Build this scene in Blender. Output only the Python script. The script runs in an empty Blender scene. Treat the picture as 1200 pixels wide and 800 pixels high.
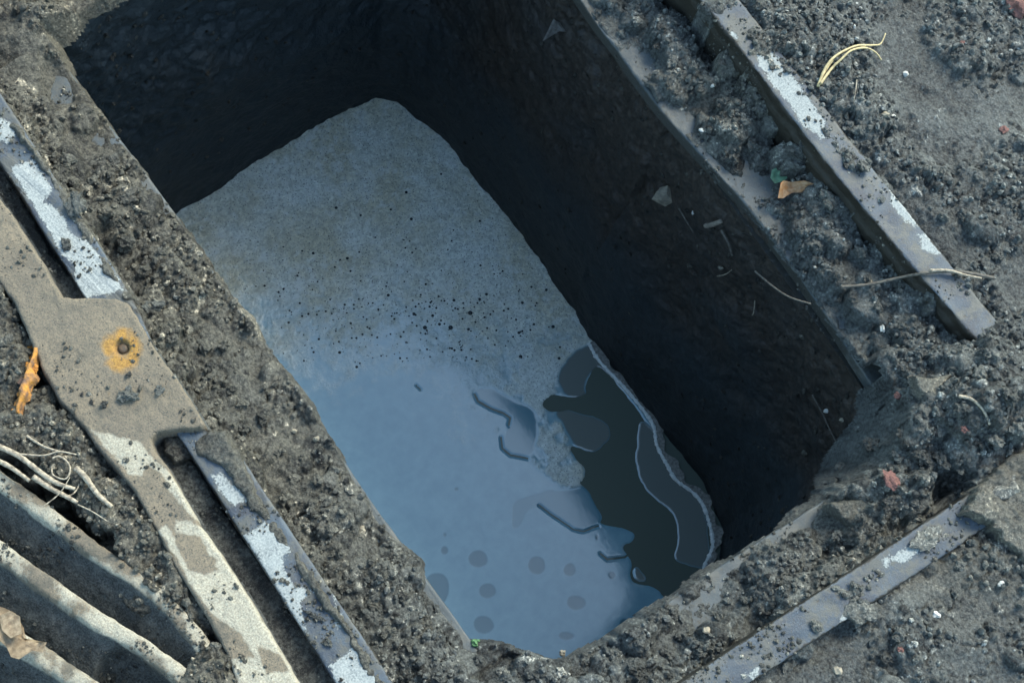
import bpy, bmesh, math, random
import numpy as np
from mathutils import Matrix, Vector
rng = np.random.default_rng(7)
random.seed(7)
SC = bpy.context.scene

# ------------------------------------------------------------------ camera
CF = 1609.775                                  # focal length in photograph pixels (1200 wide)
rv = np.array([-2.717040, 0.819529, -0.333829])
CP = np.array([-0.0892746, 0.0682482, 0.9195948])
th = np.linalg.norm(rv); k = rv / th
K = np.array([[0, -k[2], k[1]], [k[2], 0, -k[0]], [-k[1], k[0], 0]])
CR = np.eye(3) + math.sin(th) * K + (1 - math.cos(th)) * K @ K
cam_d = bpy.data.cameras.new("camera"); cam = bpy.data.objects.new("camera", cam_d)
SC.collection.objects.link(cam); SC.camera = cam
cam_d.sensor_width = 36; cam_d.lens = CF / 1200 * 36
cam_d.clip_start = 0.02; cam_d.clip_end = 200
M4 = Matrix.Identity(4)
for i in range(3):
    M4[i][0] = CR[i, 0]; M4[i][1] = -CR[i, 1]; M4[i][2] = -CR[i, 2]; M4[i][3] = CP[i]
cam.matrix_world = M4

# ------------------------------------------------------------------ light
SUN_EL, SUN_AZ = math.radians(44), math.radians(14)      # azimuth measured from +x towards +y
sdir = Vector((math.cos(SUN_EL) * math.cos(SUN_AZ), math.cos(SUN_EL) * math.sin(SUN_AZ), math.sin(SUN_EL)))
W = bpy.data.worlds.new("World"); SC.world = W; W.use_nodes = True
wn = W.node_tree.nodes; wl = W.node_tree.links
sky = wn.new("ShaderNodeTexSky"); sky.sky_type = 'NISHITA'; sky.sun_disc = False
sky.sun_elevation = SUN_EL; sky.sun_rotation = math.pi / 2 - SUN_AZ
sky.air_density = 1.0; sky.dust_density = 1.2; sky.ozone_density = 1.0
tint = wn.new("ShaderNodeMix"); tint.data_type = 'RGBA'; tint.blend_type = 'MULTIPLY'; tint.inputs[0].default_value = 1; tint.inputs[7].default_value = (.93, 1.03, .93, 1)
wl.new(sky.outputs[0], tint.inputs[6]); wl.new(tint.outputs[2], wn["Background"].inputs[0]); wn["Background"].inputs[1].default_value = 0.15
sun_d = bpy.data.lights.new("sun", 'SUN'); sun_d.energy = 1.45; sun_d.angle = math.radians(26)
sun_d.color = (1, .97, .84)
sun = bpy.data.objects.new("sun", sun_d); SC.collection.objects.link(sun)
sun.rotation_euler = sdir.to_track_quat('Z', 'Y').to_euler()
SC.view_settings.view_transform = 'Standard'; SC.view_settings.look = 'None'
SC.view_settings.exposure = 1.72; SC.view_settings.gamma = 1.0

# ------------------------------------------------------------------ maths helpers
def P(px, py, z):
    d = CR @ np.array([px - 600.0, py - 400.0, CF]); return CP + d * (z - CP[2]) / d[2]
def PL(pts, z): return np.array([P(a, b, z) for a, b in pts])
def PIX(X):
    d = (np.asarray(X) - CP) @ CR
    return 600 + CF * d[..., 0] / d[..., 2], 400 + CF * d[..., 1] / d[..., 2]
def sstep(a, b, x):
    t = np.clip((x - a) / (b - a), 0, 1); return t * t * (3 - 2 * t)
def _h(ix, iy, iz, seed):
    n = (ix * 374761393 + iy * 668265263 + iz * 2147483647 + seed * 974634777) & 0xffffffff
    n = ((n ^ (n >> 13)) * 1274126177) & 0xffffffff
    n = ((n ^ (n >> 16)) * 2246822519) & 0xffffffff
    return ((n ^ (n >> 15)) & 0xffff) / 65535.0
def vn2(x, y, seed=0):
    xi = np.floor(x).astype(np.int64); yi = np.floor(y).astype(np.int64)
    fx = x - xi; fy = y - yi; fx = fx * fx * (3 - 2 * fx); fy = fy * fy * (3 - 2 * fy)
    a = _h(xi, yi, 0, seed); b = _h(xi + 1, yi, 0, seed); c = _h(xi, yi + 1, 0, seed); d = _h(xi + 1, yi + 1, 0, seed)
    return (a * (1 - fx) + b * fx) * (1 - fy) + (c * (1 - fx) + d * fx) * fy - .5
def fbm(x, y, scale, oct=4, seed=0, gain=.5):
    s = 0; a = 1.0; f = 1.0 / scale
    for o in range(oct):
        s = s + a * vn2(x * f + 13.7 * o, y * f - 7.1 * o, seed + o); a *= gain; f *= 2.03
    return s
def sdpoly(x, y, poly):
    """signed distance, positive inside; far points are clamped"""
    poly = np.asarray(poly, float); sh = np.shape(x); x = np.ravel(x); y = np.ravel(y)
    out = np.full(x.shape, -1e3)
    m0 = 60 if poly.max() > 5 else .08
    sel = (x > poly[:, 0].min() - m0) & (x < poly[:, 0].max() + m0) & (y > poly[:, 1].min() - m0) & (y < poly[:, 1].max() + m0)
    xs = x[sel]; ys = y[sel]
    if len(xs) == 0: return out.reshape(sh)
    d2 = np.full(xs.shape, 1e12); ins = np.zeros(xs.shape, bool)
    n = len(poly)
    for i in range(n):
        ax, ay = poly[i]; bx, by = poly[(i + 1) % n]
        ex, ey = bx - ax, by - ay; l2 = ex * ex + ey * ey + 1e-18
        t = np.clip(((xs - ax) * ex + (ys - ay) * ey) / l2, 0, 1)
        d2 = np.minimum(d2, (xs - ax - t * ex) ** 2 + (ys - ay - t * ey) ** 2)
        c = ((ay > ys) != (by > ys)); 
        with np.errstate(divide='ignore', invalid='ignore'):
            xx = ex * (ys - ay) / (ey if ey != 0 else 1e-18) + ax
        ins ^= c & (xs < xx)
    out[sel] = np.sqrt(d2) * np.where(ins, 1, -1)
    return out.reshape(sh)
def lined(x, y, pts):
    """distance to an open polyline"""
    d2 = np.full(np.shape(x), 1e12)
    for i in range(len(pts) - 1):
        ax, ay = pts[i][:2]; bx, by = pts[i + 1][:2]; ex, ey = bx - ax, by - ay
        t = np.clip(((x - ax) * ex + (y - ay) * ey) / (ex * ex + ey * ey + 1e-18), 0, 1)
        d2 = np.minimum(d2, (x - ax - t * ex) ** 2 + (y - ay - t * ey) ** 2)
    return np.sqrt(d2)

# ------------------------------------------------------------------ object helpers
def mk(name, V, F, mat=None, parent=None, attrs=None, smooth=True, origin=None):
    V = np.asarray(V, np.float64)
    if origin is not None: V = V - np.asarray(origin)
    me = bpy.data.meshes.new(name)
    if isinstance(F, np.ndarray):
        k_ = F.shape[1]
        me.vertices.add(len(V)); me.vertices.foreach_set("co", V.astype(np.float32).ravel())
        me.loops.add(F.size); me.loops.foreach_set("vertex_index", F.astype(np.int32).ravel())
        me.polygons.add(len(F)); me.polygons.foreach_set("loop_start", np.arange(0, F.size, k_, dtype=np.int32))
        me.update(calc_edges=True)
    else:
        me.from_pydata([tuple(v) for v in V], [], [tuple(f) for f in F]); me.update()
    me.validate()
    me.polygons.foreach_set("use_smooth", [smooth] * len(me.polygons))
    for n_, a_ in (attrs or {}).items():
        at = me.attributes.new(n_, 'FLOAT', 'POINT'); at.data.foreach_set("value", np.asarray(a_, np.float32).ravel())
    if mat: me.materials.append(mat)
    o = bpy.data.objects.new(name, me); SC.collection.objects.link(o)
    if origin is not None: o.location = origin
    if parent: o.parent = parent
    return o
def empty(name, loc=(0, 0, 0)):
    o = bpy.data.objects.new(name, None); o.empty_display_size = .02
    SC.collection.objects.link(o); o.location = loc; return o
def tag(o, label=None, cat=None, group=None, kind=None):
    if label: o["label"] = label
    if cat: o["category"] = cat
    if group: o["group"] = group
    if kind: o["kind"] = kind
    return o
def gridF(ny, nx, keep=None):
    i = np.arange(ny - 1)[:, None] * nx + np.arange(nx - 1)[None]
    F = np.stack([i, i + 1, i + nx + 1, i + nx], -1).reshape(-1, 4)
    if keep is not None:
        kk = keep.ravel(); F = F[kk[F].all(1)]
    return F
def compact(V, F, attrs):
    u = np.zeros(len(V), bool); u[F.ravel()] = True
    r = np.cumsum(u) - 1
    return V[u], r[F], {a: np.ravel(b)[u] for a, b in attrs.items()}

# ------------------------------------------------------------------ materials
class N:
    def __init__(s, name):
        s.m = bpy.data.materials.new(name); s.m.use_nodes = True
        s.t = s.m.node_tree; s.b = s.t.nodes["Principled BSDF"]; s._co = None
    def n(s, typ, **kw):
        nd = s.t.nodes.new(typ)
        for a, b in kw.items(): setattr(nd, a, b)
        return nd
    def L(s, a, b): s.t.links.new(a, b)
    def co(s):
        if s._co is None: s._co = s.n("ShaderNodeNewGeometry").outputs["Position"]
        return s._co
    def noise(s, scale, detail=4, rough=.55, dist=0):
        nd = s.n("ShaderNodeTexNoise"); s.L(s.co(), nd.inputs["Vector"])
        nd.inputs["Scale"].default_value = scale; nd.inputs["Detail"].default_value = detail
        nd.inputs["Roughness"].default_value = rough; nd.inputs["Distortion"].default_value = dist
        return nd.outputs["Fac"]
    def voro(s, scale, feat='F1', out="Distance"):
        nd = s.n("ShaderNodeTexVoronoi"); s.L(s.co(), nd.inputs["Vector"]); nd.feature = feat
        nd.inputs["Scale"].default_value = scale; return nd.outputs[out]
    def attr(s, name):
        nd = s.n("ShaderNodeAttribute"); nd.attribute_name = name; return nd.outputs["Fac"]
    def math(s, op, a, b=0.0, clamp=False):
        nd = s.n("ShaderNodeMath", operation=op); nd.use_clamp = clamp
        for i, v in enumerate((a, b)):
            if isinstance(v, (int, float)): nd.inputs[i].default_value = v
            else: s.L(v, nd.inputs[i])
        return nd.outputs[0]
    def ramp(s, f, stops):
        nd = s.n("ShaderNodeValToRGB"); el = nd.color_ramp.elements
        while len(el) < len(stops): el.new(.5)
        for e, (p_, c_) in zip(el, stops):
            e.position = p_; e.color = (*c_, 1) if len(c_) == 3 else c_
        s.L(f, nd.inputs[0]); return nd.outputs[0]
    def mr(s, f, a, b, c=0., d=1.):
        nd = s.n("ShaderNodeMapRange"); s.L(f, nd.inputs[0])
        for i, v in enumerate((a, b, c, d)): nd.inputs[1 + i].default_value = v
        return nd.outputs[0]
    def mix(s, f, a, b, mode='MIX'):
        nd = s.n("ShaderNodeMix", data_type='RGBA', blend_type=mode)
        for i, v in ((0, f), (6, a), (7, b)):
            if isinstance(v, (int, float)): nd.inputs[i].default_value = v
            elif isinstance(v, tuple): nd.inputs[i].default_value = (*v, 1)
            else: s.L(v, nd.inputs[i])
        return nd.outputs[2]
    def set(s, **kw):
        for a, v in kw.items():
            i = s.b.inputs[a.replace("_", " ")]
            if isinstance(v, (int, float)): i.default_value = v
            elif isinstance(v, tuple): i.default_value = (*v, 1)
            else: s.L(v, i)
    def bump(s, h, strength=.5, dist=.001, prev=None):
        nd = s.n("ShaderNodeBump"); s.L(h, nd.inputs["Height"])
        nd.inputs["Strength"].default_value = strength; nd.inputs["Distance"].default_value = dist
        if prev is not None: s.L(prev, nd.inputs["Normal"])
        s.L(nd.outputs[0], s.b.inputs["Normal"]); return nd.outputs[0]
def simple(name, col, col2=None, scale=300, rough=.7, bump=.4, bd=.0006):
    m = N(name); f = m.noise(scale, 5)
    m.set(Base_Color=m.mix(m.mr(f, .35, .65), col, col2 or tuple(c * .6 for c in col)), Roughness=rough)
    m.bump(m.noise(scale * 3, 3), bump, bd); return m.m

def soil(name, dark, mid, pale):
    m = N(name)
    f1 = m.noise(55, 3); f2 = m.noise(420, 4, .65); f3 = m.noise(1400, 2)
    t = m.attr("tone"); wrm = m.attr("warm")
    v = m.math('ADD', m.math('MULTIPLY', t, .75), m.math('MULTIPLY', m.math('SUBTRACT', f2, .5), 1.6))
    v = m.math('ADD', v, m.math('MULTIPLY', m.math('SUBTRACT', f1, .5), .35))
    v = m.math('ADD', v, m.math('MULTIPLY', m.math('SUBTRACT', f3, .5), .7))
    c = m.ramp(v, [(0.0, dark), (.42, mid), (.72, tuple(x * 1.7 for x in mid)), (1.0, pale)])
    c = m.mix(wrm, c, m.mix(1.0, c, (1.25, 1.0, .72), 'MULTIPLY'))
    m.set(Base_Color=c, Roughness=m.mr(f1, .35, .65, .34, .7))
    b = m.bump(m.noise(230, 6, .72), 1.0, .005)
    b = m.bump(m.voro(520), .6, .0012, b); m.bump(m.noise(1300, 3, .7), .8, .0009, b)
    return m.m
MUD = soil("mud", (.011, .0112, .0105), (.094, .099, .091), (.66, .64, .56))

def pit_mat():
    m = N("pit_wall"); f1 = m.noise(14, 4); f2 = m.noise(120, 5, .65)
    blue_black = m.attr("blue_black")
    f2 = m.math('ADD', m.math('MULTIPLY', f2, .5), m.math('MULTIPLY', m.noise(380, 5, .7), .5))
    a = m.mix(m.mr(f2, .38, .64), (.008, .0065, .005), (.060, .044, .031))
    b = m.mix(m.mr(f2, .3, .7), (.007, .011, .013), (.028, .038, .043))
    c = m.mix(m.math('ADD', blue_black, m.math('MULTIPLY', m.math('SUBTRACT', f1, .5), .9), True), a, b)
    m.set(Base_Color=c, Roughness=m.mr(f2, .3, .7, .45, .75))
    bb = m.bump(m.noise(70, 5, .6), .7, .006); m.bump(m.noise(500, 4, .6), .6, .0012, bb)
    return m.m
PITM = pit_mat()

def steel_mat(name, base, base2, edge=(.030, .027, .021)):
    m = N(name); pale = m.attr("pale"); dirt = m.attr("dirt")
    n1 = m.noise(110, 5, .6); n2 = m.noise(700, 4, .65); n3 = m.noise(35, 3)
    pn_ = m.math('ADD', m.math('MULTIPLY', m.math('SUBTRACT', n1, .5), 1.3), m.math('MULTIPLY', m.math('SUBTRACT', n2, .5), .8))
    pm = m.mr(m.math('ADD', pale, pn_), .42, .60)
    c = m.mix(m.mr(n3, .35, .65), base, base2)
    c = m.mix(m.mr(n2, .55, .72), c, tuple(x * 1.5 for x in base))
    c = m.mix(m.mr(m.math('ADD', m.noise(48, 6, .65), m.math('MULTIPLY', m.noise(400, 3), .25)), .58, .72), c, (.085, .086, .078))
    c = m.mix(m.mr(m.noise(150, 4, .7), .60, .70), c, (.05, .045, .036))
    pc = m.mix(m.mr(n2, .35, .62), m.mix(m.mr(n1, .35, .65), (.12, .135, .14), (.23, .25, .245)), (.33, .345, .325))
    c = m.mix(pm, c, pc)
    dm = m.mr(m.math('ADD', dirt, m.math('MULTIPLY', m.math('SUBTRACT', m.noise(240, 4), .5), 1.0)), .42, .58)
    c = m.mix(dm, c, m.mix(n2, tuple(x * .55 for x in edge), edge))
    m.set(Base_Color=c, Roughness=m.mix(pm, m.mr(n2, .3, .7, .42, .68), (.8,) * 3), Specular_IOR_Level=.35)
    h = m.math('ADD', m.math('MULTIPLY', pm, .7), m.math('MULTIPLY', n2, .8))
    b = m.bump(h, .5, .0010); m.bump(m.noise(1600, 2), .35, .0004, b)
    return m.m
STEEL = steel_mat("weathered_steel", (.062, .080, .098), (.038, .044, .056))
def iron_mat():
    m = N("dusty_iron"); pale = m.attr("pale"); side = m.attr("side"); rust = m.attr("rust")
    n1 = m.noise(130, 5, .6); n2 = m.noise(800, 4, .65); n3 = m.noise(28, 3)
    dust = m.mix(m.mr(n3, .35, .65), (.205, .162, .108), (.16, .130, .092))
    dust = m.mix(m.mr(n2, .48, .66), dust, (.085, .078, .062))
    dust = m.mix(m.mr(m.noise(60, 5, .7), .52, .68), dust, (.10, .088, .066))
    dust = m.mix(m.mr(m.noise(260, 3, .5), .66, .72), dust, (.03, .028, .024))
    pn_ = m.math('ADD', m.math('MULTIPLY', m.math('SUBTRACT', n1, .5), 1.4), m.math('MULTIPLY', m.math('SUBTRACT', n2, .5), 1.2))
    pm = m.mr(m.math('ADD', pale, pn_), .38, .66)
    c = m.mix(pm, dust, m.mix(m.mr(n2, .3, .7), (.47, .43, .33), (.20, .175, .13)))
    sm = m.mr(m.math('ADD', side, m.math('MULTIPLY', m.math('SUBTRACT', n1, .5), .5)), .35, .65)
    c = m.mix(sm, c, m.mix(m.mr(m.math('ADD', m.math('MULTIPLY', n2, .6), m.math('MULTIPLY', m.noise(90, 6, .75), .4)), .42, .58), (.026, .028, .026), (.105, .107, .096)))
    rm = m.mr(m.math('ADD', rust, m.math('MULTIPLY', m.math('SUBTRACT', n1, .5), 1.2)), .2, .75)
    c = m.mix(rm, c, m.mix(m.mr(n2, .3, .7), (.42, .23, .045), (.22, .11, .03)))
    m.set(Base_Color=c, Roughness=.8)
    b = m.bump(m.noise(120, 6, .75), .6, .003); b = m.bump(m.noise(500, 5, .7), .7, .0012, b); m.bump(m.noise(1500, 2), .5, .0005, b)
    return m.m
IRON = iron_mat()

# =================================================================== OUTLINES (photograph pixels)
HL = -.046                      # ledge height
# opening of the pit at the ledge
OPEN = [(52, 42), (66, 62), (110, 122), (205, 250), (262, 335), (330, 428), (400, 533), (432, 595), (462, 632), (492, 658),
        (497, 690), (520, 720), (545, 748), (590, 752), (620, 766), (650, 774), (700, 754), (752, 728), (782, 700), (830, 672), (930, 608),
        (985, 574), (1030, 548), (1036, 520), (1042, 492), (1030, 464), (955, 350), (870, 236), (775, 130), (720, 55), (680, 0),
        (560, -190), (530, -230), (300, -98), (125, 2)]
OW = PL(OPEN, HL)[:, :2]
ZW = -.4864
BOT = [(.125, .690), (.237, .699), (.33, .700), (.395, .696), (.413, .680), (.432, .615), (.441, .487), (.437, .329), (.442, .195), (.442, .13), (.430, .078), (.395, .038),
       (.30, .036), (.10, .045), (.060, .08), (.052, .20), (.050, .45), (.045, .66), (.07, .685)]
BW = np.array(BOT)
WX = .5                          # inner face of right rail

# =================================================================== MUD HEIGHTFIELD
G = .0012
X0, X1, Y0, Y1 = -.235, .80, -.17, .78
xs = np.arange(X0, X1, G); ys = np.arange(Y0, Y1, G)
GX, GY = np.meshgrid(xs, ys)
ny, nx = GX.shape
qx, qy = PIX(np.stack([GX, GY, np.full(GX.shape, -.025)], -1))
q0x, q0y = PIX(np.stack([GX, GY, np.full(GX.shape, -.003)], -1))
dO = sdpoly(GX, GY, OW)                      # >0 inside the opening
dO = np.where(dO < -900, np.where((GX > 0) & (GX < .5) & (GY > 0) & (GY < .75), -.03, -.1), dO)
right = GX > .515; near = (GY < -.012)
left = GX < -.014
out_r = right | near
# corner slump
def blob(px, py, rx, ry=None, ang=0, x=None, y=None):
    ry = ry or rx; x = qx if x is None else x; y = qy if y is None else y
    c, s = math.cos(math.radians(ang)), math.sin(math.radians(ang))
    dx = x - px; dy = y - py; u = (dx * c + dy * s) / rx; v = (-dx * s + dy * c) / ry
    return np.exp(-(u * u + v * v))
n_lo = fbm(GX, GY, .09, 3, 11); n_md = fbm(GX, GY, .03, 4, 21); n_hi = fbm(GX, GY, .009, 3, 31)
ring = -dO                                    # distance outward from opening
# thickness on ledge
uR = np.clip(ring / .060, 0, 1.2)
thick = np.full(GX.shape, .006)
isR = (GX > .36) & (GY > .07)
isL = (GX < .10)
thick = np.where(isR, +.0001 + .014 * sstep(.16, .75, uR + n_md * .45), thick)
thick = thick - np.where(isR, .013 * sstep(.72, 1.0, uR) * sstep(470, 330, qy), 0)
thick = np.where(isL & ~isR, .004 + .010 * sstep(.12, .5, uR + n_md * .2), thick)
isN = (GY < .09) & ~isR
thick = np.where(isN, .000 + .010 * sstep(.15, .7, uR + n_md * .8), thick)
thick = np.where((GY > .66), .006, thick)
# mud piles / hollows in the ledge
for px, py, rx, ry, a, amp in [(1070, 470, 70, 60, 0, .012), (1100, 520, 90, 45, -30, .028), (1150, 470, 70, 70, 0, .036), (1000, 300, 45, 30, 50, .009),
                               (1040, 370, 40, 40, 50, .008), (965, 245, 28, 28, 0, .010), (860, 100, 45, 25, 50, .004), (930, 200, 25, 20, 0, -.006),
                               (1000, 600, 38, 20, -30, .010), (945, 600, 22, 14, -30, -.010), (870, 645, 22, 12, -30, -.009), (890, 690, 45, 18, -30, .004),
                               (1030, 600, 60, 20, -30, .012), (960, 660, 50, 16, -30, -.004),
                               (740, 770, 70, 30, -30, .006), (600, 790, 60, 25, 0, .010), (400, 640, 30, 60, 0, .004), (250, 440, 40, 60, 0, .002),
                               (190, 380, 25, 30, 0, .008), (60, 90, 20, 34, 0, -.010), (90, 150, 16, 40, -30, -.006), (205, 230, 16, 30, -30, -.005), (30, 40, 40, 30, 0, .014),
                               (845, 620, 60, 10, -32, .002), (1075, 565, 40, 20, -20, .014), (1040, 530, 30, 30, 0, .008)]:
    thick = thick + amp * blob(px, py, rx, ry, a)
zl = HL + thick + n_lo * .004 + n_md * .006 + n_hi * .0022
# right ground
zr = -.0055 + n_lo * .009 + n_md * .005 + n_hi * .0016
for px, py, rx, ry, a, amp in [(1150, 235, 60, 40, 0, .007), (1120, 60, 40, 30, 20, .004), (1000, 230, 40, 18, 40, .006), (1090, 170, 60, 30, 0, -.004),
                               (1185, 395, 40, 25, -20, .010), (930, 30, 60, 22, 40, .004), (1140, 110, 30, 20, 0, -.004), (1170, 470, 60, 60, 0, .012), (1190, 580, 45, 35, 0, .020), (1160, 600, 20, 14, 0, .008),
                               (1150, 660, 45, 30, -20, .006), (1040, 700, 40, 26, 0, .003), (1000, 760, 60, 40, 0, -.003), (1100, 760, 50, 30, 0, .004), (1060, 660, 40, 12, -35, -.005), (930, 770, 30, 12, -35, -.004)]:
    zr = zr + amp * blob(px, py, rx, ry, a, q0x, q0y)
orl = np.where(right, GX - .53, -GY - .029); zr = zr - .0055 * np.exp(-(np.clip(orl, -.02, 1) / .010) ** 2)
# left ground under the neighbouring grate
zf = -.034 + n_md * .006 + n_hi * .002
pileA = sdpoly(q0x, q0y, [(-60, 250), (0, 335), (25, 372), (42, 410), (48, 455), (66, 475), (98, 490), (110, 520), (150, 575), (185, 625), (240, 715), (268, 765), (280, 830), (245, 830), (230, 745), (150, 655), (110, 600), (60, 560), (-60, 470)])
zf = zf + (.034 + .004) * sstep(-16, 14, pileA + n_md * 40) - .012 * blob(95, 610, 45, 14, 40, q0x, q0y) * 1.4 - .008 * blob(240, 740, 40, 16, 50, q0x, q0y) - .01 * blob(195, 680, 30, 12, 45, q0x, q0y)
Z = np.where(out_r, zr, zl); Z = np.where(left & ~near, zf, Z)
# under the rails keep the mud low
under = ((GX > .501) & (GX < .515)) | ((GY < -.001) & (GY > -.012)) | ((GX < -.001) & (GX > -.014))
cor = sstep(24, -24, -sdpoly(q0x, q0y, [(1166, 384), (1300, 330), (1300, 620), (1230, 690), (1170, 612), (1165, 590), (1150, 566), (1120, 540), (1110, 440), (1140, 412)]))
Z = np.where(under, np.where(cor > .3, np.maximum(zl, zr) , -.02), Z)
Z = Z * (1 - cor) + (np.maximum(zl + .006, -.006) + .004 + .005 * n_md) * cor
# groove mud on the outer side of the left rail
tone = np.clip(.45 + n_lo * .35 + n_md * .25, .1, .9)
# where it is crumbly
crumb = np.clip(.42 + n_lo * 1.3 + n_md * 1.5, 0, 1)
crumb = np.where(~out_r & ~left, np.clip(.62 + n_md * 2.0, .12, 1) * sstep(-.004, .003, thick) , crumb * .75)
for px, py, rx, ry, a, v in [(1100, 150, 70, 35, 20, -.9), (1020, 60, 50, 25, 30, -.4), (1180, 340, 50, 25, 0, -.6), (1060, 700, 60, 22, -35, -.9), (1170, 700, 50, 30, 0, -.4), (950, 780, 50, 20, -30, -.6),
                             (60, 90, 30, 40, 0, -.9), (90, 150, 20, 40, -30, -.8), (1140, 160, 40, 40, 0, -.5), (1150, 240, 60, 50, 0, .5), (1000, 190, 60, 50, 0, .4), (930, 40, 80, 30, 40, .5), (945, 600, 25, 16, -30, -1), (870, 645, 22, 12, -30, -1),
                             (1120, 770, 80, 40, 0, -.2)]:
    crumb = np.clip(crumb + v * blob(px, py, rx, ry, a), 0, 1)
crumb = np.where(pileA > -10, .9, crumb)
crumb = np.maximum(crumb, cor * .75)
Z = Z - crumb * .009 * sstep(.10, .0, np.abs(fbm(GX, GY, .017, 3, 61))) - crumb * .0045 * sstep(.12, 0, np.abs(fbm(GX, GY, .007, 2, 67)))
Zb = Z.copy()
crumb = crumb * np.where(isR & ~out_r & (cor < .2), .25 + .75 * sstep(.16, .42, uR + n_md * .5), 1)
# stamp crumbs
def stamp(n, rlo, rhi, pw, dens, seed, hfac=.85):
    r_ = np.random.default_rng(seed); cnt = 0
    while cnt < n:
        ci = r_.integers(8, ny - 8); cj = r_.integers(8, nx - 8)
        if dO[ci, cj] > .001: continue
        if r_.random() > dens[ci, cj]: continue
        if not (-40 < qx[ci, cj] < 1240 and -40 < qy[ci, cj] < 840): continue
        cnt += 1
        r = rlo + (rhi - rlo) * r_.random() ** pw; rc = r / G; R_ = int(rc * 1.25) + 2
        i0, i1, j0, j1 = max(ci - R_, 0), min(ci + R_ + 1, ny), max(cj - R_, 0), min(cj + R_ + 1, nx)
        yy, xx = np.mgrid[i0:i1, j0:j1].astype(float); yy = (yy - ci - r_.random() + .5) / rc; xx = (xx - cj - r_.random() + .5) / rc
        a = r_.random() * 6.28; c, s = math.cos(a), math.sin(a); e = .65 + .5 * r_.random()
        u = (xx * c + yy * s) / 1.1; v = (-xx * s + yy * c) / e
        h = np.sqrt(np.clip(1.05 - u * u - v * v, 0, 1))
        for _ in range(4):
            b_ = r_.random() * 6.28; sl = .3 + 1.1 * r_.random()
            h = np.minimum(h, .55 + .4 * r_.random() + sl * (math.cos(b_) * u + math.sin(b_) * v))
        base = .65 * Zb[ci, cj] + .35 * Z[ci, cj] + r * .25 * r_.random()
        zz = base + (h * e * hfac - .35) * r
        sub = Z[i0:i1, j0:j1]; mm = (h > .02) & (zz > sub)
        sub[mm] = zz[mm]; tt = tone[i0:i1, j0:j1]
        tv = np.clip(.47 + .21 * r_.standard_normal() + (.45 if r_.random() < .05 else 0), .05, 1.0)
        tt[mm] = tv
stamp(1000, .007, .018, 1.3, np.clip(crumb - .3, 0, 1), 4, .72)
Zb = .5 * Zb + .5 * Z
stamp(1700, .004, .0095, 2.0, np.clip(crumb - .3, 0, 1), 1, .9)
Zb = .45 * Zb + .55 * Z
stamp(7500, .002, .0050, 1.5, crumb ** 1.5 , 2, 1.1)
Zb = .5 * Zb + .5 * Z
stamp(16000, .0012, .0026, 1.2, np.clip(crumb + .06, 0, 1), 3, 1.2)
Z = Z + fbm(GX, GY, .004, 2, 51) * .0011
slump = blob(1025, 520, 50, 55) + .2 * blob(60, 10, 45, 40)
Z = Z - np.clip(dO + .0015, 0, 1) * np.where(slump > .3, 1.6 + 60 * np.clip(dO, 0, .1), 3.0)
rs = (qx > 640) & (qy < 440) & (GY > .08)
keep = (dO < np.where(rs, .0006, .004 + n_md * .006 + .026 * slump)) & (qx > -70) & (qx < 1280) & (qy > -110) & (qy < 900)
keep &= ~((GX < -.001) & (GX > -.0275) & (cor < .3) & (GY > -.03) & False)
warm = np.clip(sstep(650, 150, qx) * .6 + sstep(-.1, .6, fbm(GX, GY, .12, 2, 77)) * .35, 0, 1)
V = np.stack([GX, GY, Z], -1).reshape(-1, 3)
F = gridF(ny, nx, keep)
Vc, Fc, Ac = compact(V, F, {"tone": tone, "warm": warm})
mud = tag(mk("mud", Vc, Fc, MUD, attrs=Ac), kind="stuff")
tag(mud, "crumbly dark grey mud covering the ledge around the pit and the ground outside the steel frame")
def zat(x, y):
    j = int(np.clip(round((x - X0) / G), 0, nx - 1)); i = int(np.clip(round((y - Y0) / G), 0, ny - 1)); return Z[i, j]
def on_mud(px, py, z0=-.03):
    z = z0
    for _ in range(8):
        p = P(px, py, z); z = .5 * z + .5 * zat(p[0], p[1])
    return np.array([p[0], p[1], zat(p[0], p[1])])

# ground sheet continuing beyond the fine mud, with a hole for the pit
big = 30.0
gx = [-big, -.9, -.24, .04, .47, .82, 1.6, big]; gy = [-big, -.9, -.18, .02, .72, .80, 1.6, big]
Vg = []; Fg = []
for j, y in enumerate(gy):
    for i, x in enumerate(gx):
        Vg.append((x, y, -.052 if (-.3 < x < .9 and -.2 < y < .81) else -.015))
for j in range(7):
    for i in range(7):
        if i == 3 and j == 3: continue
        a = j * 8 + i; Fg.append((a, a + 1, a + 9, a + 8))
g = mk("ground", Vg, Fg, MUD, attrs={"tone": [.4] * 64, "warm": [.3] * 64}); tag(g, kind="structure")

# =================================================================== PIT WALL
def ray_r(poly, c, t):
    dx, dy = np.cos(t), np.sin(t); best = np.full(t.shape, 9.); n = len(poly)
    for i in range(n):
        a = poly[i] - c; b = poly[(i + 1) % n] - c; e = b - a
        den = dx * e[1] - dy * e[0]; den = np.where(np.abs(den) < 1e-12, 1e-12, den)
        r = (a[0] * e[1] - a[1] * e[0]) / den; s = (a[0] * dy - a[1] * dx) / den
        ok = (r > 0) & (s >= -1e-6) & (s <= 1 + 1e-6); best = np.where(ok & (r < best), r, best)
    return best
cen = np.array([.245, .37])
NT, NZ = 1000, 230
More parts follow.
